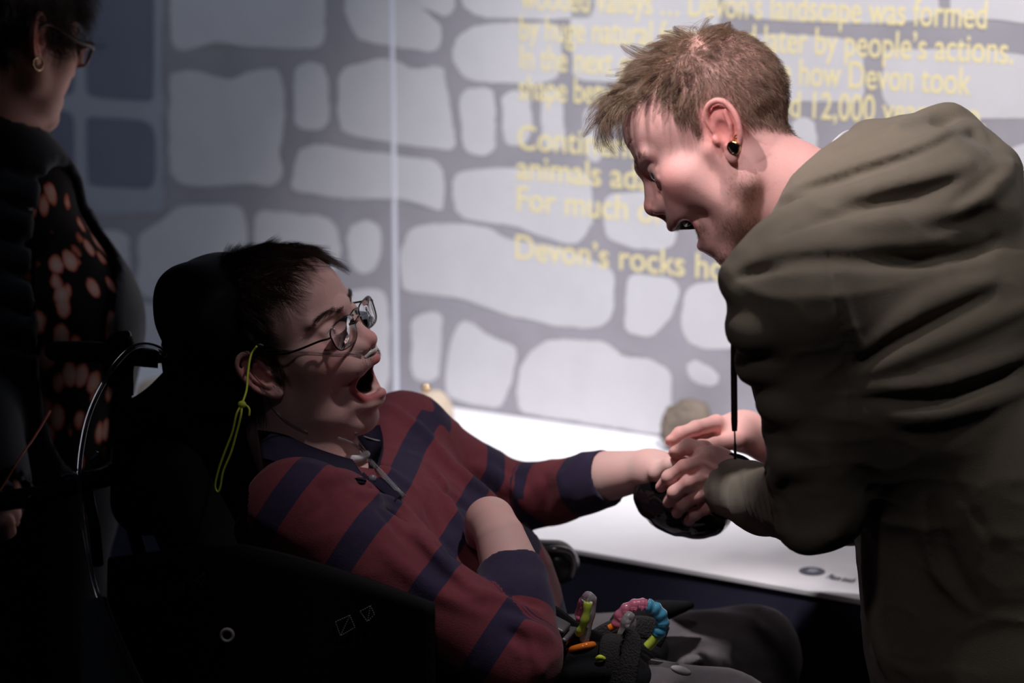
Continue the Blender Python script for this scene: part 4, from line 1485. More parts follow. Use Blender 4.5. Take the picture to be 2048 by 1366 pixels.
def stripe_mat():
    m = mat('rugby_jersey', S(120, 52, 62), .9, spec=.12, bump=.25, bscale=700, sheen=.1)
    nt = m.node_tree
    b = nt.nodes['Principled BSDF']
    a1 = nt.nodes.new('ShaderNodeAttribute'); a1.attribute_name = 'stripe'
    a2 = nt.nodes.new('ShaderNodeAttribute'); a2.attribute_name = 'cuff'
    mo = nt.nodes.new('ShaderNodeMath'); mo.operation = 'PINGPONG'; mo.inputs[1].default_value = .0475
    nt.links.new(a1.outputs['Fac'], mo.inputs[0])
    gt = nt.nodes.new('ShaderNodeMapRange')
    gt.inputs[1].default_value = .0322; gt.inputs[2].default_value = .0330
    nt.links.new(mo.outputs[0], gt.inputs[0])
    mx = nt.nodes.new('ShaderNodeMath'); mx.operation = 'MAXIMUM'
    nt.links.new(gt.outputs[0], mx.inputs[0])
    cm = nt.nodes.new('ShaderNodeMapRange'); cm.inputs[1].default_value = .45; cm.inputs[2].default_value = .55
    nt.links.new(a2.outputs['Fac'], cm.inputs[0])
    nt.links.new(cm.outputs[0], mx.inputs[1])
    n = nt.nodes.new('ShaderNodeTexNoise'); n.inputs['Scale'].default_value = 60; n.inputs['Detail'].default_value = 5
    mr = nt.nodes.new('ShaderNodeMapRange'); mr.inputs[3].default_value = .85; mr.inputs[4].default_value = 1.15
    nt.links.new(n.outputs['Fac'], mr.inputs[0])
    c = nt.nodes.new('ShaderNodeMix'); c.data_type = 'RGBA'
    c.inputs[6].default_value = tuple(S(118, 58, 66)) + (1,)
    c.inputs[7].default_value = tuple(S(54, 46, 70)) + (1,)
    nt.links.new(mx.outputs[0], c.inputs[0])
    v = nt.nodes.new('ShaderNodeMix'); v.data_type = 'RGBA'; v.blend_type = 'MULTIPLY'; v.inputs[0].default_value = 1
    nt.links.new(c.outputs[2], v.inputs[6]); nt.links.new(mr.outputs[0], v.inputs[7])
    nt.links.new(v.outputs[2], b.inputs['Base Color'])
    return m


mesh_obj('striped_rugby_shirt', sV, sQ, stripe_mat(), boy, fattr=dict(stripe=st, cuff=cuff))
M_navyc = mat('navy_collar', S(40, 36, 54), .9, spec=.1, bump=.2, bscale=900)
M_white = mat('collar_white', S(210, 206, 208), .85)


def ribbon(name, pts_in, pts_out, m, parent, thick=.002, mids=None):
    a, b = spline(pts_in, 6), spline(pts_out, 6)
    n = len(a)
    nr = np.cross(np.gradient(a, axis=0), b - a)
    nr /= np.linalg.norm(nr, axis=1)[:, None] + 1e-9
    rows = [a, (a + b) / 2 + nr * .004, b] if mids is None else [a, spline(mids, 6), b]
    V = np.concatenate([r + nr * thick for r in rows] + [r - nr * thick for r in rows])
    Fc = []
    for k in range(2):
        for i in range(n - 1):
            Fc.append((k * n + i, k * n + i + 1, (k + 1) * n + i + 1, (k + 1) * n + i))
            o = 3 * n
            Fc.append((o + k * n + i, o + (k + 1) * n + i, o + (k + 1) * n + i + 1, o + k * n + i + 1))
    for r in (0, 2):
        for i in range(n - 1):
            Fc.append((r * n + i, r * n + 3 * n + i, r * n + 3 * n + i + 1, r * n + i + 1))
    for e in (0, n - 1):
        for k in range(2): Fc.append((k * n + e, (k + 1) * n + e, (k + 1) * n + 3 * n + e, k * n + 3 * n + e))
    return mesh_obj(name, V, Fc, m, parent)


from mathutils.bvhtree import BVHTree
BV_SH = BVHTree.FromPolygons([tuple(v) for v in sV], [tuple(int(i) for i in q) for q in sQ])
_bw = fb.w(bV)
BV_HD = BVHTree.FromPolygons([tuple(v) for v in _bw], [tuple(int(i) for i in q) for q in bQ])


def lay(bvs, pts, off=.002, fallback=.0):
    """points of the photograph carried onto the nearest surface they meet, lifted off it a little"""
    out = []
    for p in pts:
        r = FW + (p[0] - 1024) / FPX * RT - (p[1] - 683) / FPX * UP
        r /= np.linalg.norm(r)
        best = None
        for b in bvs:
            h = b.ray_cast(Vector(CAM), Vector(r))
            if h[0] is not None and (best is None or h[3] < best): best = h[3]
        out.append(CAM + r * (best - off) if best is not None else P(p[0], p[1], fallback))
    return np.array(out)


def soften(q, it=2):
    q = np.array(q)
    for _ in range(it): q[1:-1] = (q[:-2] + 2 * q[1:-1] + q[2:]) / 4
    return q


ribbon('collar', soften(PP((512, 836, .06), (558, 870, .012), (614, 897, .0), (665, 911, .008), (704, 922, .02))),
       soften(lay([BV_SH], [(526, 918), (566, 934), (622, 944), (686, 952), (732, 964)], .005)), M_navyc, boy,
       mids=soften(lay([BV_SH, BV_HD], [(519, 878), (562, 902), (618, 921), (676, 932), (718, 943)], .008)))
ribbon('collar', soften(lay([BV_SH, BV_HD], [(716, 872), (722, 888), (730, 906), (738, 926)], .014)), soften(lay([BV_SH], [(760, 852), (772, 874), (770, 900), (754, 938)], .006)), M_navyc, boy)
cp = lay([BV_SH, BV_HD], [(727, 872), (742, 877), (760, 881)], .0165)
ribbon('collar_stripe', cp, cp + np.array([0, 0, -.005]), M_white, boy, thick=.0006)
mb = MB()
mb.tube(spline(PP((702, 918, .040), (718, 916, .055), (734, 908, .075)), 5), .0045, 10)
mb.build('undershirt', M_white, boy)
pl = ribbon('placket', soften(lay([BV_SH], [(722, 950), (745, 968), (768, 985), (790, 1003)], .0015)), soften(lay([BV_SH], [(742, 934), (768, 952), (790, 970), (808, 988)], .0015)), M_navyc, boy, thick=.0008)
mb = MB()
bc = lay([BV_SH], [(745, 957)], .006)[0]
mb.lathe(bc, [(.0, .003), (.004, .003), (.0045, .001), (.0045, -.001)], CAM - bc, 16)
mb.build('button', mat('button_grey', S(120, 120, 125), .3), pl)

# grey tracksuit trousers and shoes
TR = Field((-.05, -.20, .10), (.48, .36, .84), .0055)
TR.path([bHF, knf], [.085, .062], .02)
TR.path([bHN, knn], [.088, .066], .03)
TR.path([knf, ftf], [.060, .05], .02)
TR.path([knn, ftn], [.064, .05], .02)
TR.cone(bPE, P(1180, 1400, .075), .10, .08, .03)
for q, r in (([(1330, 1250), (1400, 1235), (1480, 1245), (1545, 1280)], .010), ([(1310, 1300), (1400, 1275), (1480, 1290), (1520, 1340)], .012), ([(1350, 1340), (1420, 1310), (1500, 1330)], .01), ([(1270, 1335), (1380, 1345), (1500, 1360)], .01)):
    TR.stroke(q, r, r * .4, '+', .012)
for q, r in (([(1320, 1280), (1400, 1258), (1490, 1270)], .007), ([(1330, 1325), (1420, 1292), (1500, 1312)], .007), ([(1480, 1330), (1520, 1338), (1580, 1350)], .006)):
    TR.stroke(q, r, -r * .2, '-', .008)
TR.smooth(1)
TR.wrinkle(.0035, 12, (.7, 1, 1.4), 4.0)
v, q = TR.mesh()
mesh_obj('tracksuit_trousers', v, q, mat('grey_jersey', S(100, 95, 99), .95, spec=.1, bump=.3, bscale=900, vary=.12, vscale=60, sheen=.15), boy)
for f in (ftf, ftn):
    S_ = Field(f - (.09, .07, .09), f + (.20, .07, .06), .006)
    S_.cone(f + (0, 0, -.02), f + (.13, 0, -.045), .042, .036, 0)
    v, q = S_.mesh()
    mesh_obj('shoe', v, q, M_shoe, boy)
v, q, c = join(boy_parts)
mesh_obj('body', v, q, M_skin, boy, colors=c)
# ------------------------------------------------------------------ spectacles
def glass_mat(name, col, rough=.0, ior=1.28):
    m = bpy.data.materials.new(name)
    m.use_nodes = True
    nt = m.node_tree
    nt.nodes.remove(nt.nodes['Principled BSDF'])
    out = nt.nodes['Material Output']
    t = nt.nodes.new('ShaderNodeBsdfTransparent'); t.inputs[0].default_value = tuple(col) + (1,)
    g = nt.nodes.new('ShaderNodeBsdfGlossy'); g.inputs['Roughness'].default_value = .03
    f = nt.nodes.new('ShaderNodeFresnel'); f.inputs[0].default_value = ior
    mx = nt.nodes.new('ShaderNodeMixShader')
    nt.links.new(f.outputs[0], mx.inputs[0]); nt.links.new(t.outputs[0], mx.inputs[1]); nt.links.new(g.outputs[0], mx.inputs[2])
    nt.links.new(mx.outputs[0], out.inputs[0])
    return m


M_lens = glass_mat('spectacle_lens', (.96, .96, .97))
M_gun = mat('gunmetal', S(92, 84, 80), .25, metal=1.0)
M_pad = mat('clear_nose_pad', S(220, 216, 210), .15, trans=.6)


def spectacles(fr, label, m_frame, m_temple, cx=104, cz=10, sep=34, wd=25, ht=17, tube=1.0, ear=(0, 80, 26), double=True, tilt=8, group=None):
    root = empty('glasses', fr.w((cx, 0, cz)), label, 'glasses', group)
    ti = math.radians(tilt)
    E = lambda y, z, back=0: fr.w(np.array([cx - back + z * math.sin(ti) * .9 - .0022 * y * y, y, cz + z]))
    mbF = MB()
    for s in (-1, 1):
        sh = []
        for a in np.linspace(0, 2 * math.pi, 40, endpoint=False):
            c, q = math.cos(a), math.sin(a)
            e = .62
            yy = wd * np.sign(c) * abs(c) ** e
            zz = ht * np.sign(q) * abs(q) ** e
            yy *= 1 + .10 * (zz / ht)                       # wider above, aviator-like
            sh.append((s * (sep + yy * (1 if s > 0 else 1)), zz))
        rim = np.array([E(*p) for p in sh])
        mbF.tube(rim, tube * fr.sc, 8, closed=True)
        mb = MB()
        c0 = E(s * sep, 0)
        n = len(rim)
        fw = fr.R @ np.array([1, 0, 0]) * fr.sc
        in1 = c0 + (rim - c0) * .985
        mb.add(list(in1 + fw * .9) + [c0 + fw * 2.0] + list(in1 - fw * .9) + [c0 + fw * .4],
               [(i, (i + 1) % n, n) for i in range(n)] + [((i + 1) % n + n + 1, i + n + 1, 2 * n + 1) for i in range(n)] + [(i, i + n + 1, (i + 1) % n + n + 1, (i + 1) % n) for i in range(n)])
        mb.build('lens', M_lens, root)
        mb = MB()
        tp = spline([E(s * (sep + wd + 1), ht * .35), E(s * (sep + wd + 6), ht * .4, 2), fr.w((cx - 20, s * (sep + wd + 9), cz + 8)), fr.w((50, s * (ear[1] - 3), (cz + ear[2]) / 2)), fr.w((ear[0] + 8, s * ear[1], ear[2])),
                     fr.w((ear[0] - 10, s * (ear[1] + 1), ear[2] - 6)), fr.w((ear[0] - 18, s * (ear[1] - 1), ear[2] - 24))], 6)
        mb.tube(tp, np.linspace(1.1, 1.7, len(tp)) * fr.sc * tube, 8)
        mb.build('temple', m_temple, root)
        mb = MB()
        mb.ell(E(s * 10, -5, 8), np.array([2, 3, 6]) * fr.sc, fr.R, 12, 8)
        mb.build('nose_pad', M_pad, root)
    w_in = sep - wd
    mbF.tube(spline([E(-w_in - 1, 2), E(-w_in * .5, 6) + fr.R @ np.array([3, 0, 0]) * fr.sc, E(w_in * .5, 6) + fr.R @ np.array([3, 0, 0]) * fr.sc, E(w_in + 1, 2)], 5), tube * fr.sc, 8)
    if double: mbF.tube(spline([E(-w_in - 2, ht * .85), E(0, ht * .95), E(w_in + 2, ht * .85)], 5), tube * fr.sc, 8)
    mbF.build('frame', m_frame, root)
    return root


M_tmp = mat('temple_dark', S(40, 32, 30), .3, metal=.6)
bgl = spectacles(fb, 'thin metal framed glasses worn by the seated young man with a neon cord', M_gun, M_tmp, cx=108, cz=6, sep=33, wd=24, ht=17, ear=(8, 82, 26))
M_neon = mat('neon_cord', S(232, 250, 80), .6, bump=.4, bscale=1800)
mb = MB()
cp = lambda L, y: [P(a, b, y - .10 * ss(b, 700, 830)) for a, b in L]
ey = fb.w((0, -82, 26))[1] - .012
mb.tube(spline(cp([(514, 692), (502, 710), (496, 745), (493, 780), (484, 808)], ey), 6), .0013, 8)
mb.tube(spline(cp([(484, 808), (473, 828), (464, 866), (449, 905), (437, 940), (430, 972), (436, 984), (441, 972), (446, 944), (462, 905), (474, 862), (482, 830), (484, 808)], ey), 6), .0013, 8)
mb.tube(spline(cp([(484, 808), (494, 812), (499, 820), (498, 832)], ey), 5), .0012, 8)
mb.ell(P(484, 809, ey - .1 * ss(809, 700, 830)), (.005, .005, .0045), nu=12, nv=8)
co = tag(mb.build('neck_cord', M_neon, bgl), 'neon yellow green cord looped below the ear')
mb = MB()
mb.tube(spline(cp([(528, 694), (516, 690), (506, 698)], ey + .004), 4), .0032, 8)
mb.build('cord_sleeve', mat('rubber_black', S(18, 18, 18), .4), co)

# nasal cannula of clear tubing
M_tube = mat('clear_tubing', S(225, 226, 230), .08, trans=.85, ior=1.25, coat=.3)
can = empty('nasal_cannula', fb.w((112, 0, -34)), 'clear nasal cannula tubing across the cheek of the seated young man', 'tube')
q = soften(lay([BV_HD], spline([(516, 702), (560, 698), (610, 702), (660, 707), (700, 706), (726, 703)], 6), .0022), 3)
mb = MB(); mb.tube(q, .0012, 8)
mb.build('cheek_tube', M_tube, can)
mb = MB()
mb.tube(spline([fb.w((102, -15, -35)), fb.w((108, -8, -33)), fb.w((111, 0, -33)), fb.w((108, 8, -33)), fb.w((102, 15, -35))], 5), .0030, 10)
for s in (-1, 1): mb.tube([fb.w((110, s * 6, -33)), fb.w((110, s * 6, -27))], .0018, 8)
mb.build('nose_prongs', mat('prong_white', S(226, 222, 220), .25, trans=.2), can)
mb = MB()
q = soften(lay([BV_HD, BV_SH], spline([(522, 775), (535, 800), (560, 832), (590, 853), (615, 864)], 5), .002), 2)
mb.tube(q, .0012, 8)
mb.build('jaw_tube', M_tube, can)
mb = MB()
q = soften(lay([BV_HD, BV_SH], spline([(676, 876), (700, 884), (725, 901), (742, 925), (760, 945), (785, 972), (806, 994)], 5), .017), 4)
mb.tube(q, .0017, 8)
mb.build('neck_tube', M_tube, can)
mb = MB()
q2 = soften(lay([BV_HD, BV_SH], spline([(711, 866), (718, 886), (733, 906), (746, 924), (764, 944), (789, 971), (810, 993)], 5), .018), 4)
mb.tube(q2, .0017, 8)
mb.build('neck_tube', M_tube, can)
mb = MB()
mb.tube([q[len(q) // 3 + 3], q[len(q) // 3 + 8]], .0028, 10)
mb.build('slider', M_tube, can)
# ------------------------------------------------------------------ the woman at the left edge, in the dark
fwm = Frame((0, 0, 0), 50, -18, -4, .96)
fwm.O = P(74, 76, .40) - fwm.v(np.array([-9, -76, 2]))
WY = .47
wnb = fwm.l(P(-10, 300, WY))
wF = head_field(2, dict(pts=[(-20, 0, -35), wnb * .5 + np.array([-8, 0, -20]), wnb], r=[52, 56, 64]), h=2.4, soft=8, lid=2.5, ulz=-50)
wV, wQ = wF.mesh()
wN = normals(wV, wQ)
wHL = dict(front=88, zf=50, temple=58, side=4, burn=(22, -10), nape=-46, curve=.2)
wC = head_colors(wV, wN, wF, S(214, 164, 148), S(170, 90, 90), dict(ja=.03, scalp=S(60, 42, 34), hairline=wHL))
woman = empty('person', (-.72, WY, 0), 'woman with dark curly hair and hoop earring in a black vest and floral blouse', 'person')
wparts = [(fwm.w(wV), wQ, wC)]
wCH, wBE, wHI = P(2, 440, WY), P(48, 640, WY), P(10, 930, WY)
wSd = np.array([.77, -.64, 0])        # towards her right shoulder
wf = np.array([.64, .77, 0])


def woman_shell(F, g):
    F.cone(P(-40, 360, WY) + wSd * .05, P(-20, 340, WY) - wSd * .13, .06 + g, .06 + g, 0)
    F.cone(P(-66, 215, WY - .03), P(44, 384, WY - .02), .05 + g, .05 + g, .03)
    for s in (-1, 1):
        F.cone(wCH + wSd * .04 * s - (.02, 0, 0), wBE + wSd * .04 * s, .085 + g, .108 + g, .06)
        F.cone(wBE + wSd * .04 * s, wHI + wSd * .05 * s, .108 + g, .115 + g, .06)
        F.cone(wHI + wSd * .07 * s, np.array([wHI[0] - .02, WY, .12]) + wSd * .09 * s, .085 + g, .045 + g, .05)
    F.cone(P(-60, 400, WY) + wSd * .08, P(-70, 720, .36), .05 + g, .042 + g, .03)
    F.cone(P(-70, 720, .36), P(-10, 1010, .20), .042 + g, .034 + g, .02)


wlo, whi = np.array([-1.15, .05, -.01]), np.array([-.40, .80, 1.50])
F1 = Field(wlo, whi, .010)
woman_shell(F1, -.008)
F1.cone(P(-10, 300, WY), wCH, .06, .08, .04)
v, q = F1.mesh()
wparts.append((v, q, S(214, 164, 148)))
wfing = [PP((4, 1034, .17), (16, 1046, .155), (18, 1062, .165), (8, 1070, .18)), PP((-6, 1038, .17), (6, 1052, .15), (8, 1068, .16), (-2, 1074, .18)),
         PP((-16, 1040, .17), (-6, 1056, .15), (-4, 1070, .16), (-12, 1076, .18)), PP((-26, 1040, .17), (-18, 1056, .15), (-16, 1068, .16), (-22, 1074, .18))]
WHf = Field(P(-60, 1100, .1) - (.01, 0, .06), P(60, 980, .27) + (.01, 0, .06), .0028)
limb_hand(WHf, [(P(-20, 985, .21), .030), (P(-12, 1010, .195), .026)], [(P(-10, 1028, .18), (.034, .024, .022))], [(f, .009) for f in wfing], (PP((8, 1020, .20), (22, 1030, .195), (28, 1044, .19)), .010))
v, q = WHf.mesh()
wparts.append((v, q, hand_colors(v, S(214, 164, 148), [])))
F2 = Field(wlo, whi, .008)
woman_shell(F2, .004)
F2.plane(P(0, 900, WY), (0, 0, 1)) if False else None
F2.path([P(-20, 200, WY), P(-15, 300, WY)], [.07, .07], .01, '-')
v, q = F2.mesh()


def blouse_mat():
    m = mat('floral_blouse', S(24, 18, 22), .8, spec=.15)
    nt = m.node_tree
    tc = nt.nodes.new('ShaderNodeTexCoord')
    mp = nt.nodes.new('ShaderNodeMapping'); mp.inputs['Scale'].default_value = (50, 50, 30); mp.inputs['Rotation'].default_value = (.3, .5, .2)
    vo = nt.nodes.new('ShaderNodeTexVoronoi'); vo.inputs['Scale'].default_value = 1.0; vo.inputs['Randomness'].default_value = 1
    nz = nt.nodes.new('ShaderNodeTexNoise'); nz.inputs['Scale'].default_value = 1.4
    ad = nt.nodes.new('ShaderNodeMix'); ad.data_type = 'RGBA'; ad.inputs[0].default_value = .25
    nt.links.new(tc.outputs['Object'], mp.inputs[0])
    nt.links.new(mp.outputs[0], nz.inputs['Vector'])
    nt.links.new(mp.outputs[0], ad.inputs[6]); nt.links.new(nz.outputs['Color'], ad.inputs[7])
    nt.links.new(ad.outputs[2], vo.inputs['Vector'])
    r = nt.nodes.new('ShaderNodeValToRGB')
    e = r.color_ramp.elements
    e[0].position = .0; e[0].color = tuple(S(240, 214, 204)) + (1,)
    e[1].position = .30; e[1].color = tuple(S(226, 170, 152)) + (1,)
    for p_, c_ in ((.40, S(190, 92, 66)), (.45, S(24, 18, 22))):
        q_ = e.new(p_); q_.color = tuple(c_) + (1,)
    nt.links.new(vo.outputs['Distance'], r.inputs[0])
    nt.links.new(r.outputs[0], nt.nodes['Principled BSDF'].inputs['Base Color'])
    return m


mesh_obj('floral_blouse', v, q, blouse_mat(), woman)
F3 = Field(wlo, whi, .008)
woman_shell(F3, .018)
F3.ell(P(150, 660, .40), (.060, .10, .235), .01, op='-')
F3.ell(P(118, 420, .42), (.020, .06, .06), .01, op='-')
F3.path([P(-20, 200, WY), P(-10, 320, WY)], [.075, .07], .01, '-')
F3.cone(P(-10, 1010, .20), P(10, 1060, .18), .05, .05, .0, '-')
for i in range(7): F3.stroke([(-10, 330 + 70 * i), (40, 340 + 70 * i), (100, 372 + 70 * i)], .006, -.001, '-', .008)
v, q = F3.mesh()
mesh_obj('padded_vest', v, q, mat('vest_black', S(26, 30, 38), .75, spec=.2, sheen=.2), woman)
F4 = Field(P(205, 800, .50) - (.12, .06, .04), P(205, 380, .50) + (.06, .12, .05), .006)
F4.path(PP((110, 375, .52), (165, 430, .54), (205, 510, .55), (216, 590, .55), (212, 690, .54), (205, 760, .53)), [.012, .016, .018, .016, .016, .014], 0)
v, q = F4.mesh()
mesh_obj('vest_front_flap', v, q, mat('vest_black_edge', S(22, 25, 32), .75, spec=.2, sheen=.2), woman)
wk = scalp_mask(wV, wHL)
grow('curly_hair', fwm, wV, wQ, wN, wk, 15000, lambda r: 52 + 8 * ss(r[:, 2], 40, 100), lambda r, n: np.stack([.2 + 0 * r[:, 0], 0 * r[:, 0], -.5 + 0 * r[:, 0]], 1), hair_mat('hair_curly', S(30, 20, 18), S(92, 66, 52)), woman,
     K=8, lift=(1.4, -.2), jit=.55, clump=1.3, radius=.00016, tuft=.7, per=40)
v, q, c = join(wparts)
mesh_obj('body', v, q, M_skin, woman, colors=c)
hc = fwm.w((-8, -86, -34))
mb = MB()
mb.tube([hc + fwm.R @ np.array([.0085 * math.cos(a), 0, .0085 * math.sin(a)]) for a in np.linspace(0, 2 * math.pi, 28, endpoint=False)], .0014, 8, closed=True)
tag(mb.build('hoop_earring', M_gold, woman), 'small gold hoop')
M_redf = mat('frame_burgundy', S(92, 30, 36), .25, coat=.5)
spectacles(fwm, 'dark burgundy framed glasses worn by the woman at the left edge', M_redf, M_redf, cx=110, cz=8, sep=34, wd=25, ht=18, tube=2.2, ear=(0, 80, 24), double=False)
# ------------------------------------------------------------------ wheelchair
M_blk = mat('upholstery_black', S(22, 21, 24), .8, spec=.25, bump=.2, bscale=500)
M_vin = mat('headrest_black', S(34, 32, 34), .55, spec=.35)
M_plast = mat('black_plastic', S(20, 20, 22), .3, spec=.5)
M_steel = mat('dark_steel', S(60, 60, 66), .25, metal=.9)
M_chrome = mat('chrome', S(200, 200, 205), .15, metal=1.0)
M_grey = mat('grey_mudguard', S(188, 190, 184), .45, spec=.4, vary=.12, vscale=14)
M_thread = mat('grey_thread', S(150, 150, 158), .7)
M_rubber = mat('tyre_rubber', S(24, 24, 24), .85)
ch = empty('wheelchair', (-.1, .1, 0), 'black tilted wheelchair with padded headrest and lap belt under the young man', 'wheelchair')

F = Field((-.55, -.24, .56), (.0, .40, 1.03), .006)
for s, f in ((-1, 0), (0, 0), (1, 0)):
    d = BD * .13 * s
    F.path([P(455, 905, .13) + d, P(560, 1120, .13) + d, P(790, 1420, .12) + d], [.045, .05, .05], .04)
F.path([P(520, 1060, -.08), P(580, 1170, -.10), P(750, 1380, -.12)], [.03, .042, .045], .04)
F.path([P(410, 790, .14), P(300, 858, .14), P(292, 1000, .14)], [.045, .045, .045], .02)
F.path([P(420, 800, .14), P(440, 900, .13)], .06, .03)
v, q = F.mesh()
bk = mesh_obj('backrest', v, q, M_blk, ch)
F = Field(P(300, 780, -.06) - (.06, 0, .06), P(520, 480, .27) + (.02, 0, .06), .005)
F.ell(P(428, 622, .10), (.064, .12, .056), 0, R=rotm(0, math.radians(-24), 0))
F.ell(P(446, 572, .10), (.046, .10, .034), .03)
F.path(PP((380, 605, .06), (362, 585, .06)), .028, .03)
F.path(PP((400, 640, .10), (410, 720, .10), (440, 790, .10)), [.045, .038, .045], .04)
v, q = F.mesh()
hr = mesh_obj('headrest', v, q, M_vin, ch)
mb = MB()
mb.cyl(P(330, 712, .14), P(356, 708, .14), .020)
mb.tube(PP((338, 688, .125), (334, 715, .12), (338, 742, .125)), .008, 12)
mb.box(P(343, 740, .12), (.018, .02, .012), bevel=.003)
mb.build('headrest_joint', M_plast, ch)
mb = MB(); mb.cyl(P(300, 716, .14), P(332, 714, .14), .0075)
mb.build('headrest_rod', M_chrome, ch)
mb = MB(); mb.tube(PP((248, 708, .14), (262, 712, .14), (318, 717, .14)), [.010, .0125, .0125], 16)
mb.build('headrest_tube', M_plast, ch)
F = Field(P(80, 770, .08) - (.03, 0, .02), P(275, 650, .2) + (.02, 0, .03), .004)
F.path(PP((110, 702, .17), (180, 704, .16), (236, 708, .14)), [.013, .014, .013], 0)
F.path(PP((232, 760, .13), (240, 700, .13), (242, 688, .13)), [.012, .017, .017], .02)
v, q = F.mesh()
hd = mesh_obj('push_handle', v, q, M_rubber, ch)
mb = MB(); mb.ell(P(253, 670, .13), (.006, .006, .006), nu=14, nv=8); mb.cyl(P(253, 674, .13), P(246, 690, .13), .0035, 12)
mb.build('knob', M_plast, hd)
mb = MB()
mb.tube(PP((250, 715, .135), (249, 800, .135), (252, 1000, .13), (330, 1300, .12)), .009, 14)
mb.tube(PP((262, 722, .13), (261, 790, .13)), .004, 10)
mb.tube(PP((-20, 1006, .12), (90, 990, .10), (165, 965, .08), (240, 945, .1)), .013, 14)
mb.tube(PP((175, 985, .05), (190, 1060, .05), (196, 1130, .05)), .007, 12)
mb.build('push_frame', M_steel, ch)
mb = MB(); mb.tube(spline(PP((122, 955, .085), (142, 948, .07), (152, 952, .07)), 4), .003, 8)
mb.build('brake_cable', M_chrome, ch)
mb = MB(); mb.tube(PP((181, 925, .05), (196, 905, .05)), .003, 8)
mb.build('cable_clip', M_chrome, ch)
mb = MB(); mb.ell(P(60, 995, .09), (.003, .003, .003), nu=10, nv=6)
mb.build('bolt', M_chrome, ch)
mb = MB()
mb.tube(spline(PP((100, 822, .24), (70, 872, .2), (40, 915, .16), (8, 968, .13), (-20, 1010, .1)), 6), .0014, 8)
tag(mb.build('orange_cable', mat('orange_cable', S(190, 70, 40), .5), ch), 'thin orange cable hanging by the push bar')
mb = MB()
n = 14
A, B = [], []
for i in range(n):
    t = i / (n - 1)
    A.append(P(158 - 8 * t + 10 * math.sin(t * 2), 1196 + 260 * t, -.20 - .03 * math.sin(math.pi * t)))
    B.append(P(205 + 118 * t ** 1.15, 1192 + 260 * t, -.245))
M_ = [(a + b) / 2 + np.array([0, -.028, .006]) for a, b in zip(A, B)]
V = A + M_ + B + [p + np.array([.004, .006, -.004]) for p in A + M_ + B]
Fc = []
for k in range(2):
    for i in range(n - 1):
        Fc.append((k * n + i, k * n + i + 1, (k + 1) * n + i + 1, (k + 1) * n + i))
        Fc.append((3 * n + k * n + i, 3 * n + (k + 1) * n + i, 3 * n + (k + 1) * n + i + 1, 3 * n + k * n + i + 1))
for k in (0, 2):
    for i in range(n - 1): Fc.append((k * n + i, (k + 3) * n + i, (k + 3) * n + i + 1, k * n + i + 1))
mb.add(V, Fc)
tag(mb.build('side_guard', M_grey, ch), 'grey curved plastic side guard')

# cloth side panel with sewn straps and an eyelet
def side_pt(px, py): return P(px, py, -.215 + .02 * math.sin(px * .011) + .00004 * (py - 1200))
nx, ny = 30, 12
V, Fc = [], []
for side in (0, 1):
    for i in range(nx):
        for j in range(ny):
            px = 215 + (870 - 215) * i / (nx - 1)
            top = 1120 - 30 * math.sin(math.pi * i / (nx - 1)) + 90 * max(0, (px - 480) / 390)
            py = top + (1460 - top) * j / (ny - 1)
            V.append(side_pt(px, py) + np.array([0, .008 * side, 0]))
o = nx * ny
for i in range(nx - 1):
    for j in range(ny - 1):
        a = i * ny + j
        Fc.append((a, a + 1, a + ny + 1, a + ny)); Fc.append((o + a, o + a + ny, o + a + ny + 1, o + a + 1))
for i in range(nx - 1):
    for j in (0, ny - 1): Fc.append((i * ny + j, (i + 1) * ny + j, o + (i + 1) * ny + j, o + i * ny + j))
for j in range(ny - 1):
    for i in (0, nx - 1): Fc.append((i * ny + j, i * ny + j + 1, o + i * ny + j + 1, o + i * ny + j))
sp = mesh_obj('side_panel', V, Fc, M_blk, ch)
BX = [[(262, 1176), (287, 1180), (281, 1202), (249, 1197)], [(296, 1182), (322, 1178), (316, 1198), (292, 1203)], [(343, 1176), (368, 1166), (367, 1184), (340, 1197)], [(388, 1162), (408, 1145), (406, 1166), (385, 1181)],
      [(671, 1243), (700, 1230), (710, 1254), (681, 1271)], [(720, 1222), (741, 1211), (749, 1228), (735, 1243)]]
for b_ in BX:
    mb = MB()
    b_ = [np.array(p, float) for p in b_]
    lines = [(b_[i], b_[(i + 1) % 4]) for i in range(4)] + [(b_[0], b_[2]), (b_[1], b_[3])]
    if b_[0][0] > 600: lines.pop(4)
    for a, c in lines:
        k = max(3, int(np.linalg.norm(c - a) / 4.2))
        for i in range(k):
            p0, p1 = a + (c - a) * (i / k), a + (c - a) * ((i + .62) / k)
            mb.tube([side_pt(*p0) + (0, -.0012, 0), side_pt(*p1) + (0, -.0012, 0)], .00036, 5)
    mb.build('stitched_box', M_thread, sp)
mb = MB()
ec = side_pt(455, 1268)
mb.lathe(ec + (0, -.004, 0), [(.0048, 0), (.0048, .002), (.0075, .003), (.0083, .001), (.0083, -.002), (.0048, -.002)], (0, -1, .1), 32)
tag(mb.build('eyelet', mat('eyelet_grey', S(225, 214, 210), .5), sp), 'pale round eyelet')

F = Field((-.15, -.16, .42), (.36, .34, .70), .007)
for y in (-.06, .07, .2): F.cone(P(960, 1530, y), P(1400, 1520, y), .05, .045, .06)
v, q = F.mesh()
mesh_obj('seat_cushion', v, q, M_blk, ch)
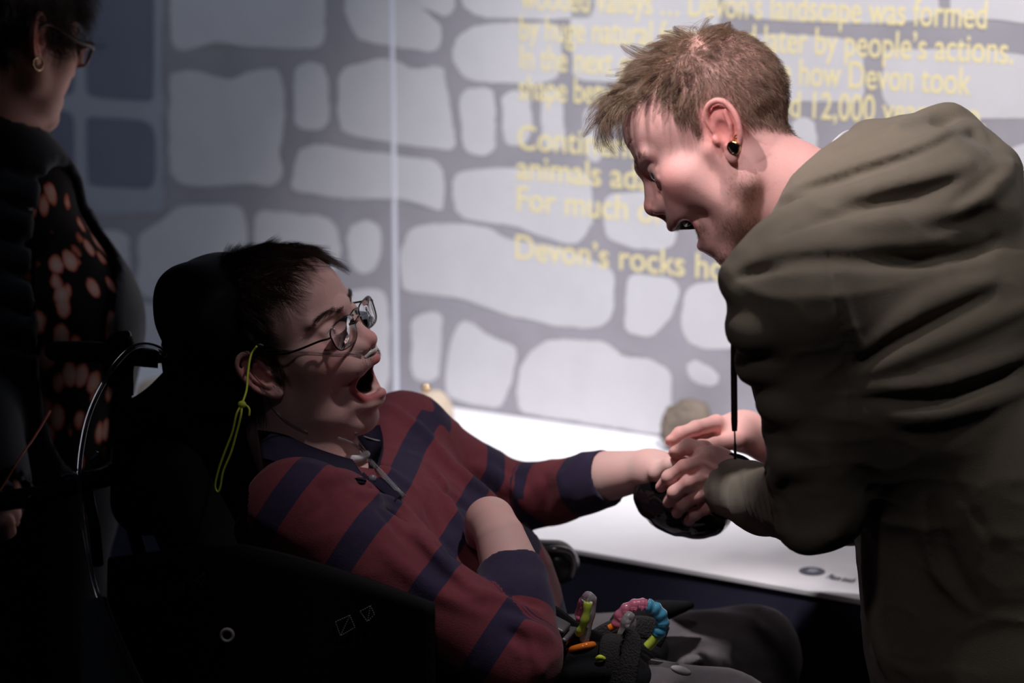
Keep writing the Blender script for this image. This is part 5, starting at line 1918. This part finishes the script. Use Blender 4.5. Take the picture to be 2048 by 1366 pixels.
# far armrest under the stretched arm
F = Field(P(940, 1230, .15) - (.02, 0, .03), P(1170, 1060, .37) + (.03, 0, .04), .0035)
F.cone(P(985, 1118, .335), P(1120, 1128, .27), .024, .026, 0, sy=1.2)
F.cone(P(985, 1100, .335), P(1112, 1112, .27), .016, .020, .01, sy=1.4)
v, q = F.mesh()
ar = mesh_obj('armrest_pad', v, q, mat('armrest_grey_black', S(46, 44, 48), .35, spec=.5), ch)
mb = MB()
mb.tube(spline(PP((1078, 1103, .24), (1110, 1098, .235), (1138, 1103, .24), (1148, 1125, .243), (1143, 1155, .246)), 5), .0045, 10)
mb.build('armrest_trim', mat('trim_silver', S(150, 145, 150), .25, metal=.7), ar)
mb = MB(); mb.tube(PP((1080, 1150, .28), (1085, 1400, .28)), .012, 14)
mb.build('armrest_post', M_plast, ch)
mb = MB()     # thick dark sleeve of the lateral support by the stretched arm
mb.tube(spline(PP((1030, 1062, .20), (1055, 1095, .19), (1068, 1140, .19), (1070, 1200, .19)), 5), .018, 14)
mb.build('lateral_support', M_blk, ch)
# lap belt buckle
mb = MB()
Rb = rotm(math.radians(-25), math.radians(-20), math.radians(18))
mb.box(P(1118, 1262, -.085), (.034, .03, .012), Rb, .003)
mb.box(P(1116, 1252, -.092), (.024, .020, .010), Rb, .003)
bu = mb.build('belt_buckle', mat('buckle_grey', S(84, 80, 84), .35, spec=.5), ch)
mb = MB()
mb.tube(spline(PP((1090, 1226, -.06), (1110, 1240, -.075), (1150, 1272, -.08), (1210, 1300, -.06)), 5), .016, 10, flat=.16, side=(.2, 0, 1))
mb.build('lap_belt', M_blk, ch)
# wheels, casters and footplate, below the frame
for y in (-.24, .42):
    mb = MB()
    c = np.array([-.28, y, .30])
    mb.tube([c + .285 * np.array([math.cos(a), 0, math.sin(a)]) for a in np.linspace(0, 2 * math.pi, 48, endpoint=False)], .015, 10, closed=True)
    wh = mb.build('wheel', M_rubber, ch)
    mb = MB()
    mb.cyl(c - (0, .03, 0), c + (0, .03, 0), .035)
    for k in range(12):
        a = k * math.pi / 6
        mb.tube([c, c + .275 * np.array([math.cos(a), 0, math.sin(a)])], .003, 6)
    mb.build('spokes', M_steel, wh)
for y in (-.14, .28):
    mb = MB()
    mb.cyl((.22, y - .018, .09), (.22, y + .018, .09), .09, 28)
    cs_ = mb.build('caster', M_rubber, ch)
    mb = MB(); mb.tube([(.22, y + .025, .09), (.20, y + .025, .22), (.16, y, .30), (.10, y, .42)], .012, 12)
    mb.build('caster_fork', M_steel, cs_)
mb = MB()
for y in (-.13, .27):
    mb.tube([(-.28, y, .30), (-.2, y, .46), (.26, y, .44)], .014, 12)
    mb.tube([(-.30, y, .45), (-.34, y, .75)], .013, 12)
mb.tube([(-.28, -.24, .30), (-.28, .42, .30)], .012, 12)
mb.build('chassis', M_steel, ch)
mb = MB()
for l in (ftf, ftn): mb.box(l + (.03, 0, -.10), (.22, .13, .012), bevel=.004)
mb.tube([(.24, .07, .40), (.32, .07, .2), ftf * .5 + ftn * .5 + (0, 0, -.1)], .012, 12)
mb.tube([ftf + (.03, 0, -.106), ftn + (.03, 0, -.106)], .008, 12)
mb.build('footplate', M_steel, ch)
# ------------------------------------------------------------------ things: rocks on the shelf, the held stone, tubing, lap toys
def rock(name, label, cat, c, r, m, seed, amp=.12, R=None, extra=None, group=None, h=None):
    h = h or max(r) / 22
    e = max(r) * 1.6
    F = Field(np.asarray(c) - e, np.asarray(c) + e, h)
    F.ell(c, r, 0, R=R)
    if extra: extra(F)
    X = np.stack(np.meshgrid(*F.ax, indexing='ij'), -1)
    s = 1 / max(r)
    F.d = (F.d + amp * max(r) * (vnoise(X + seed, 1.6 * s) * .6 + vnoise(X + seed * 2, 4.2 * s) * .3 + vnoise(X + seed * 3, 9 * s) * .14)).astype(np.float32)
    v, q = F.mesh()
    o = mesh_obj(name, v, q, m)
    return tag(o, label, cat, group)


M_cream = mat('cream_rock', S(196, 178, 160), .85, vary=.22, vscale=30, bump=.4, bscale=90)
M_brown = mat('brown_rock', S(112, 100, 90), .85, vary=.35, vscale=26, bump=.5, bscale=90)
M_blackr = mat('black_polished_stone', S(14, 13, 14), .12, coat=.7, vary=.2, vscale=40)
rc = on_z(868, 872, ZS)
rock('cream_rock', 'rounded cream rock on the white shelf behind the far shoulder of the young man', 'rock', rc + np.array([0, 0, .034]), (.034, .034, .046), M_cream, 3.1, .07)
tp = rc + np.array([-.014, .02, .078])
mb = MB()
mb.lathe(tp + (0, 0, -.078 + .0), [(.0, 0), (.011, 0), (.011, .004), (.003, .006), (.0025, .074)], (0, 0, 1), 20)
pin = empty('brass_pin', tp, 'small shiny brass ball on a stand behind the cream rock', 'stand')
mb.build('stem', M_steel, pin)
mb = MB(); mb.ell(tp, (.0085, .0085, .0085))
mb.build('ball', mat('brass', S(206, 170, 130), .18, metal=1.0), pin)
r2 = on_z(1402, 886, ZS) + WN * .055
rock('brown_fossil_rock', 'lumpy grey brown fossil rock on the shelf behind the clasped hands', 'rock', r2 + np.array([0, 0, .040]), (.040, .036, .042), M_brown, 8.3, .22,
     extra=lambda F: (F.ell(r2 + np.array([-.028, 0, .035]), (.016, .018, .03), .01), F.ell(r2 + np.array([.01, 0, .065]), (.026, .025, .022), .01)))
r3 = on_z(322, 815, ZS)
rock('pale_rock', 'pale oval rock on the shelf seen past the headrest bracket', 'rock', r3 + np.array([0, 0, .026]), (.045, .04, .028), M_cream, 5.7, .08)

# the stone held beneath the hands
hs = P(1362, 1002, .155)
def held(F):
    F.ell(hs + np.array([.030, .0, -.012]), (.036, .042, .030), .02)
    F.ell(hs + np.array([-.050, -.02, -.030]), (.010, .016, .010), .006, op='-')
rock('held_stone', 'glossy black rounded stone held under the joined hands', 'stone', hs, (.062, .048, .044), M_blackr, 4.4, .06, R=rotm(0, math.radians(-12), 0), extra=held, h=.0025)

# oxygen tubing over the back of the wheelchair
ox = empty('oxygen_tube', P(260, 690, .1), 'clear oxygen tube looping over the push handle and down the chair', 'tube')
mb = MB()
q = spline(PP((330, 712, .10), (318, 697, .09), (288, 690, .08), (258, 700, .07), (226, 735, .06), (196, 785, .06), (174, 840, .05), (162, 900, .04), (157, 950, .02)), 7)
mb.tube(q, .0034, 12)
mb.build('upper_loop', M_tube, ox)
mb = MB()
q = spline(PP((157, 950, .02), (164, 1030, .0), (176, 1110, -.1), (192, 1180, -.22), (216, 1240, -.265), (244, 1300, -.275), (290, 1390, -.275)), 7)
mb.tube(q, .0028, 12)
mb.build('lower_run', M_tube, ox)

# the bag on the lap, with its webbing loop
bagc = P(1195, 1345, -.03)
F = Field(bagc - (.14, .12, .09), bagc + (.16, .16, .12), .004)
F.ell(bagc + (-.005, 0, 0), (.075, .075, .036), 0)
F.ell(P(1265, 1300, .04), (.045, .05, .035), .02)
F.ell(P(1180, 1325, -.08), (.045, .03, .024), .02)
F.path(PP((1250, 1250, .09), (1310, 1225, .11), (1380, 1210, .13)), [.02, .016, .006], .02)
F.stroke([(1120, 1335), (1180, 1318), (1230, 1330)], .006, -.001, '-', .01)
F.stroke([(1130, 1360), (1190, 1345), (1240, 1355)], .007, .001, '+', .01)
v, q = F.mesh()
bag = empty('lap_bag', bagc, 'black soft pouch with webbing loops lying on the grey trousers', 'bag')
mesh_obj('pouch', v, q, mat('bag_black', S(20, 19, 22), .85, spec=.2, bump=.3, bscale=700), bag)
M_web = mat('webbing_black', S(40, 38, 40), .8, bump=.6, bscale=420)
mb = MB()
lp = spline(PP((1225, 1372, -.11), (1218, 1320, -.105), (1222, 1282, -.095), (1240, 1272, -.085), (1262, 1285, -.09), (1256, 1330, -.10), (1250, 1372, -.105)), 6)
mb.tube(lp, .013, 10, flat=.14, side=(.95, -.3, 0))
mb.build('webbing_loop', M_web, bag)
mb = MB()
mb.tube(spline(PP((1180, 1290, -.04), (1230, 1262, -.03), (1290, 1255, -.02), (1330, 1275, -.01)), 6), .014, 10, flat=.16, side=(.1, .3, 1))
mb.build('webbing_strap', M_web, bag)
mb = MB(); mb.tube(spline(PP((1194, 1318, -.105), (1200, 1314, -.11), (1208, 1318, -.105)), 4), .0028, 8); mb.ell(P(1201, 1320, -.107), (.004, .003, .003), nu=10, nv=6)
tag(mb.build('pull_tab', M_neon, bag), 'yellow zip pull')
mb = MB(); mb.ell(P(1362, 1341, -.085), (.013, .006, .005), rotm(0, math.radians(-18), 0))
tag(mb.build('white_toggle', M_white, bag), 'white oval toggle')


def toy_mat(name, c, t=.35): return mat(name, c, .12, trans=t, coat=.5, ior=1.4)


def beads(mb, pts, r, bumps, flat=1):
    q = spline(pts, 8)
    n = len(q)
    mb.tube(q, [r * (1 + .10 * math.sin(2 * math.pi * bumps * i / n)) for i in range(n)], 14, flat=flat)


T_pink, T_clear, T_lime, T_blue = toy_mat('toy_pink', S(222, 130, 156), .5), toy_mat('toy_clear', S(226, 222, 226), .75), toy_mat('toy_lime', S(196, 214, 84), .15), toy_mat('toy_blue', S(84, 160, 192), .3)
T_org, T_navy = toy_mat('toy_orange', S(232, 122, 40), .0), toy_mat('toy_navy', S(36, 56, 130), .0)
y1 = -.085
t1 = empty('teething_toy', P(1175, 1290, y1), 'slim upright teething ring in lime and clear plastic with an orange link', 'toy', 'teething toys clipped on the lap bag')
for nm, m, pts, r, b_, lab in (('clear_arc', T_clear, PP((1168, 1282, y1), (1178, 1240, y1), (1184, 1205, y1), (1178, 1192, y1), (1168, 1200, y1 + .012)), .0056, 4, 'clear and pink beaded arc'),
                               ('pink_arc', T_pink, PP((1168, 1200, y1 + .012), (1160, 1222, y1 + .018), (1160, 1240, y1 + .018)), .0055, 2, 'translucent pink section'),
                               ('lime_arc', T_lime, PP((1176, 1204, y1 - .004), (1172, 1232, y1 - .006), (1164, 1256, y1 - .004), (1156, 1268, y1)), .0050, 3, 'lime section'),
                               ('blue_link', T_navy, PP((1156, 1262, y1 + .01), (1158, 1280, y1 + .01), (1168, 1292, y1 + .008)), .0050, 0, 'dark blue link'),
                               ('orange_link', T_org, PP((1137, 1303, y1), (1150, 1297, y1 - .008), (1175, 1291, y1 - .008), (1186, 1290, y1), (1176, 1297, y1 + .006), (1152, 1304, y1 + .006), (1137, 1305, y1)), .0042, 0, 'orange link'),
                               ('orange_stub', T_org, PP((1160, 1238, y1 + .018), (1158, 1252, y1 + .018)), .0045, 0, 'orange stub')):
    mb = MB(); beads(mb, pts, r, b_)
    tag(mb.build(nm, m, t1), lab)
y2 = -.045
t2 = empty('teething_toy', P(1280, 1290, y2), 'arched teething ring of pink and blue beads with a clear link', 'toy', 'teething toys clipped on the lap bag')
for nm, m, pts, r, b_, lab in (('pink_arc', T_pink, PP((1234, 1252, y2), (1240, 1232, y2), (1255, 1217, y2), (1276, 1209, y2), (1294, 1210, y2)), .0072, 5, 'pink beaded arc'),
                               ('blue_arc', T_blue, PP((1294, 1210, y2), (1310, 1217, y2), (1322, 1232, y2), (1324, 1252, y2), (1314, 1272, y2)), .0080, 5, 'blue beaded arc'),
                               ('lime_arc', T_lime, PP((1314, 1270, y2), (1304, 1284, y2), (1294, 1294, y2)), .0062, 0, 'lime green section'),
                               ('clear_link', T_clear, PP((1244, 1276, y2 - .02), (1250, 1250, y2 - .02), (1256, 1234, y2 - .02), (1262, 1240, y2 - .016), (1260, 1262, y2 - .016)), .0062, 4, 'clear link with black specks'),
                               ('orange_tip', T_org, PP((1218, 1257, y2), (1228, 1252, y2), (1236, 1248, y2)), .0045, 0, 'orange tip')):
    mb = MB(); beads(mb, pts, r, b_)
    tag(mb.build(nm, m, t2), lab)
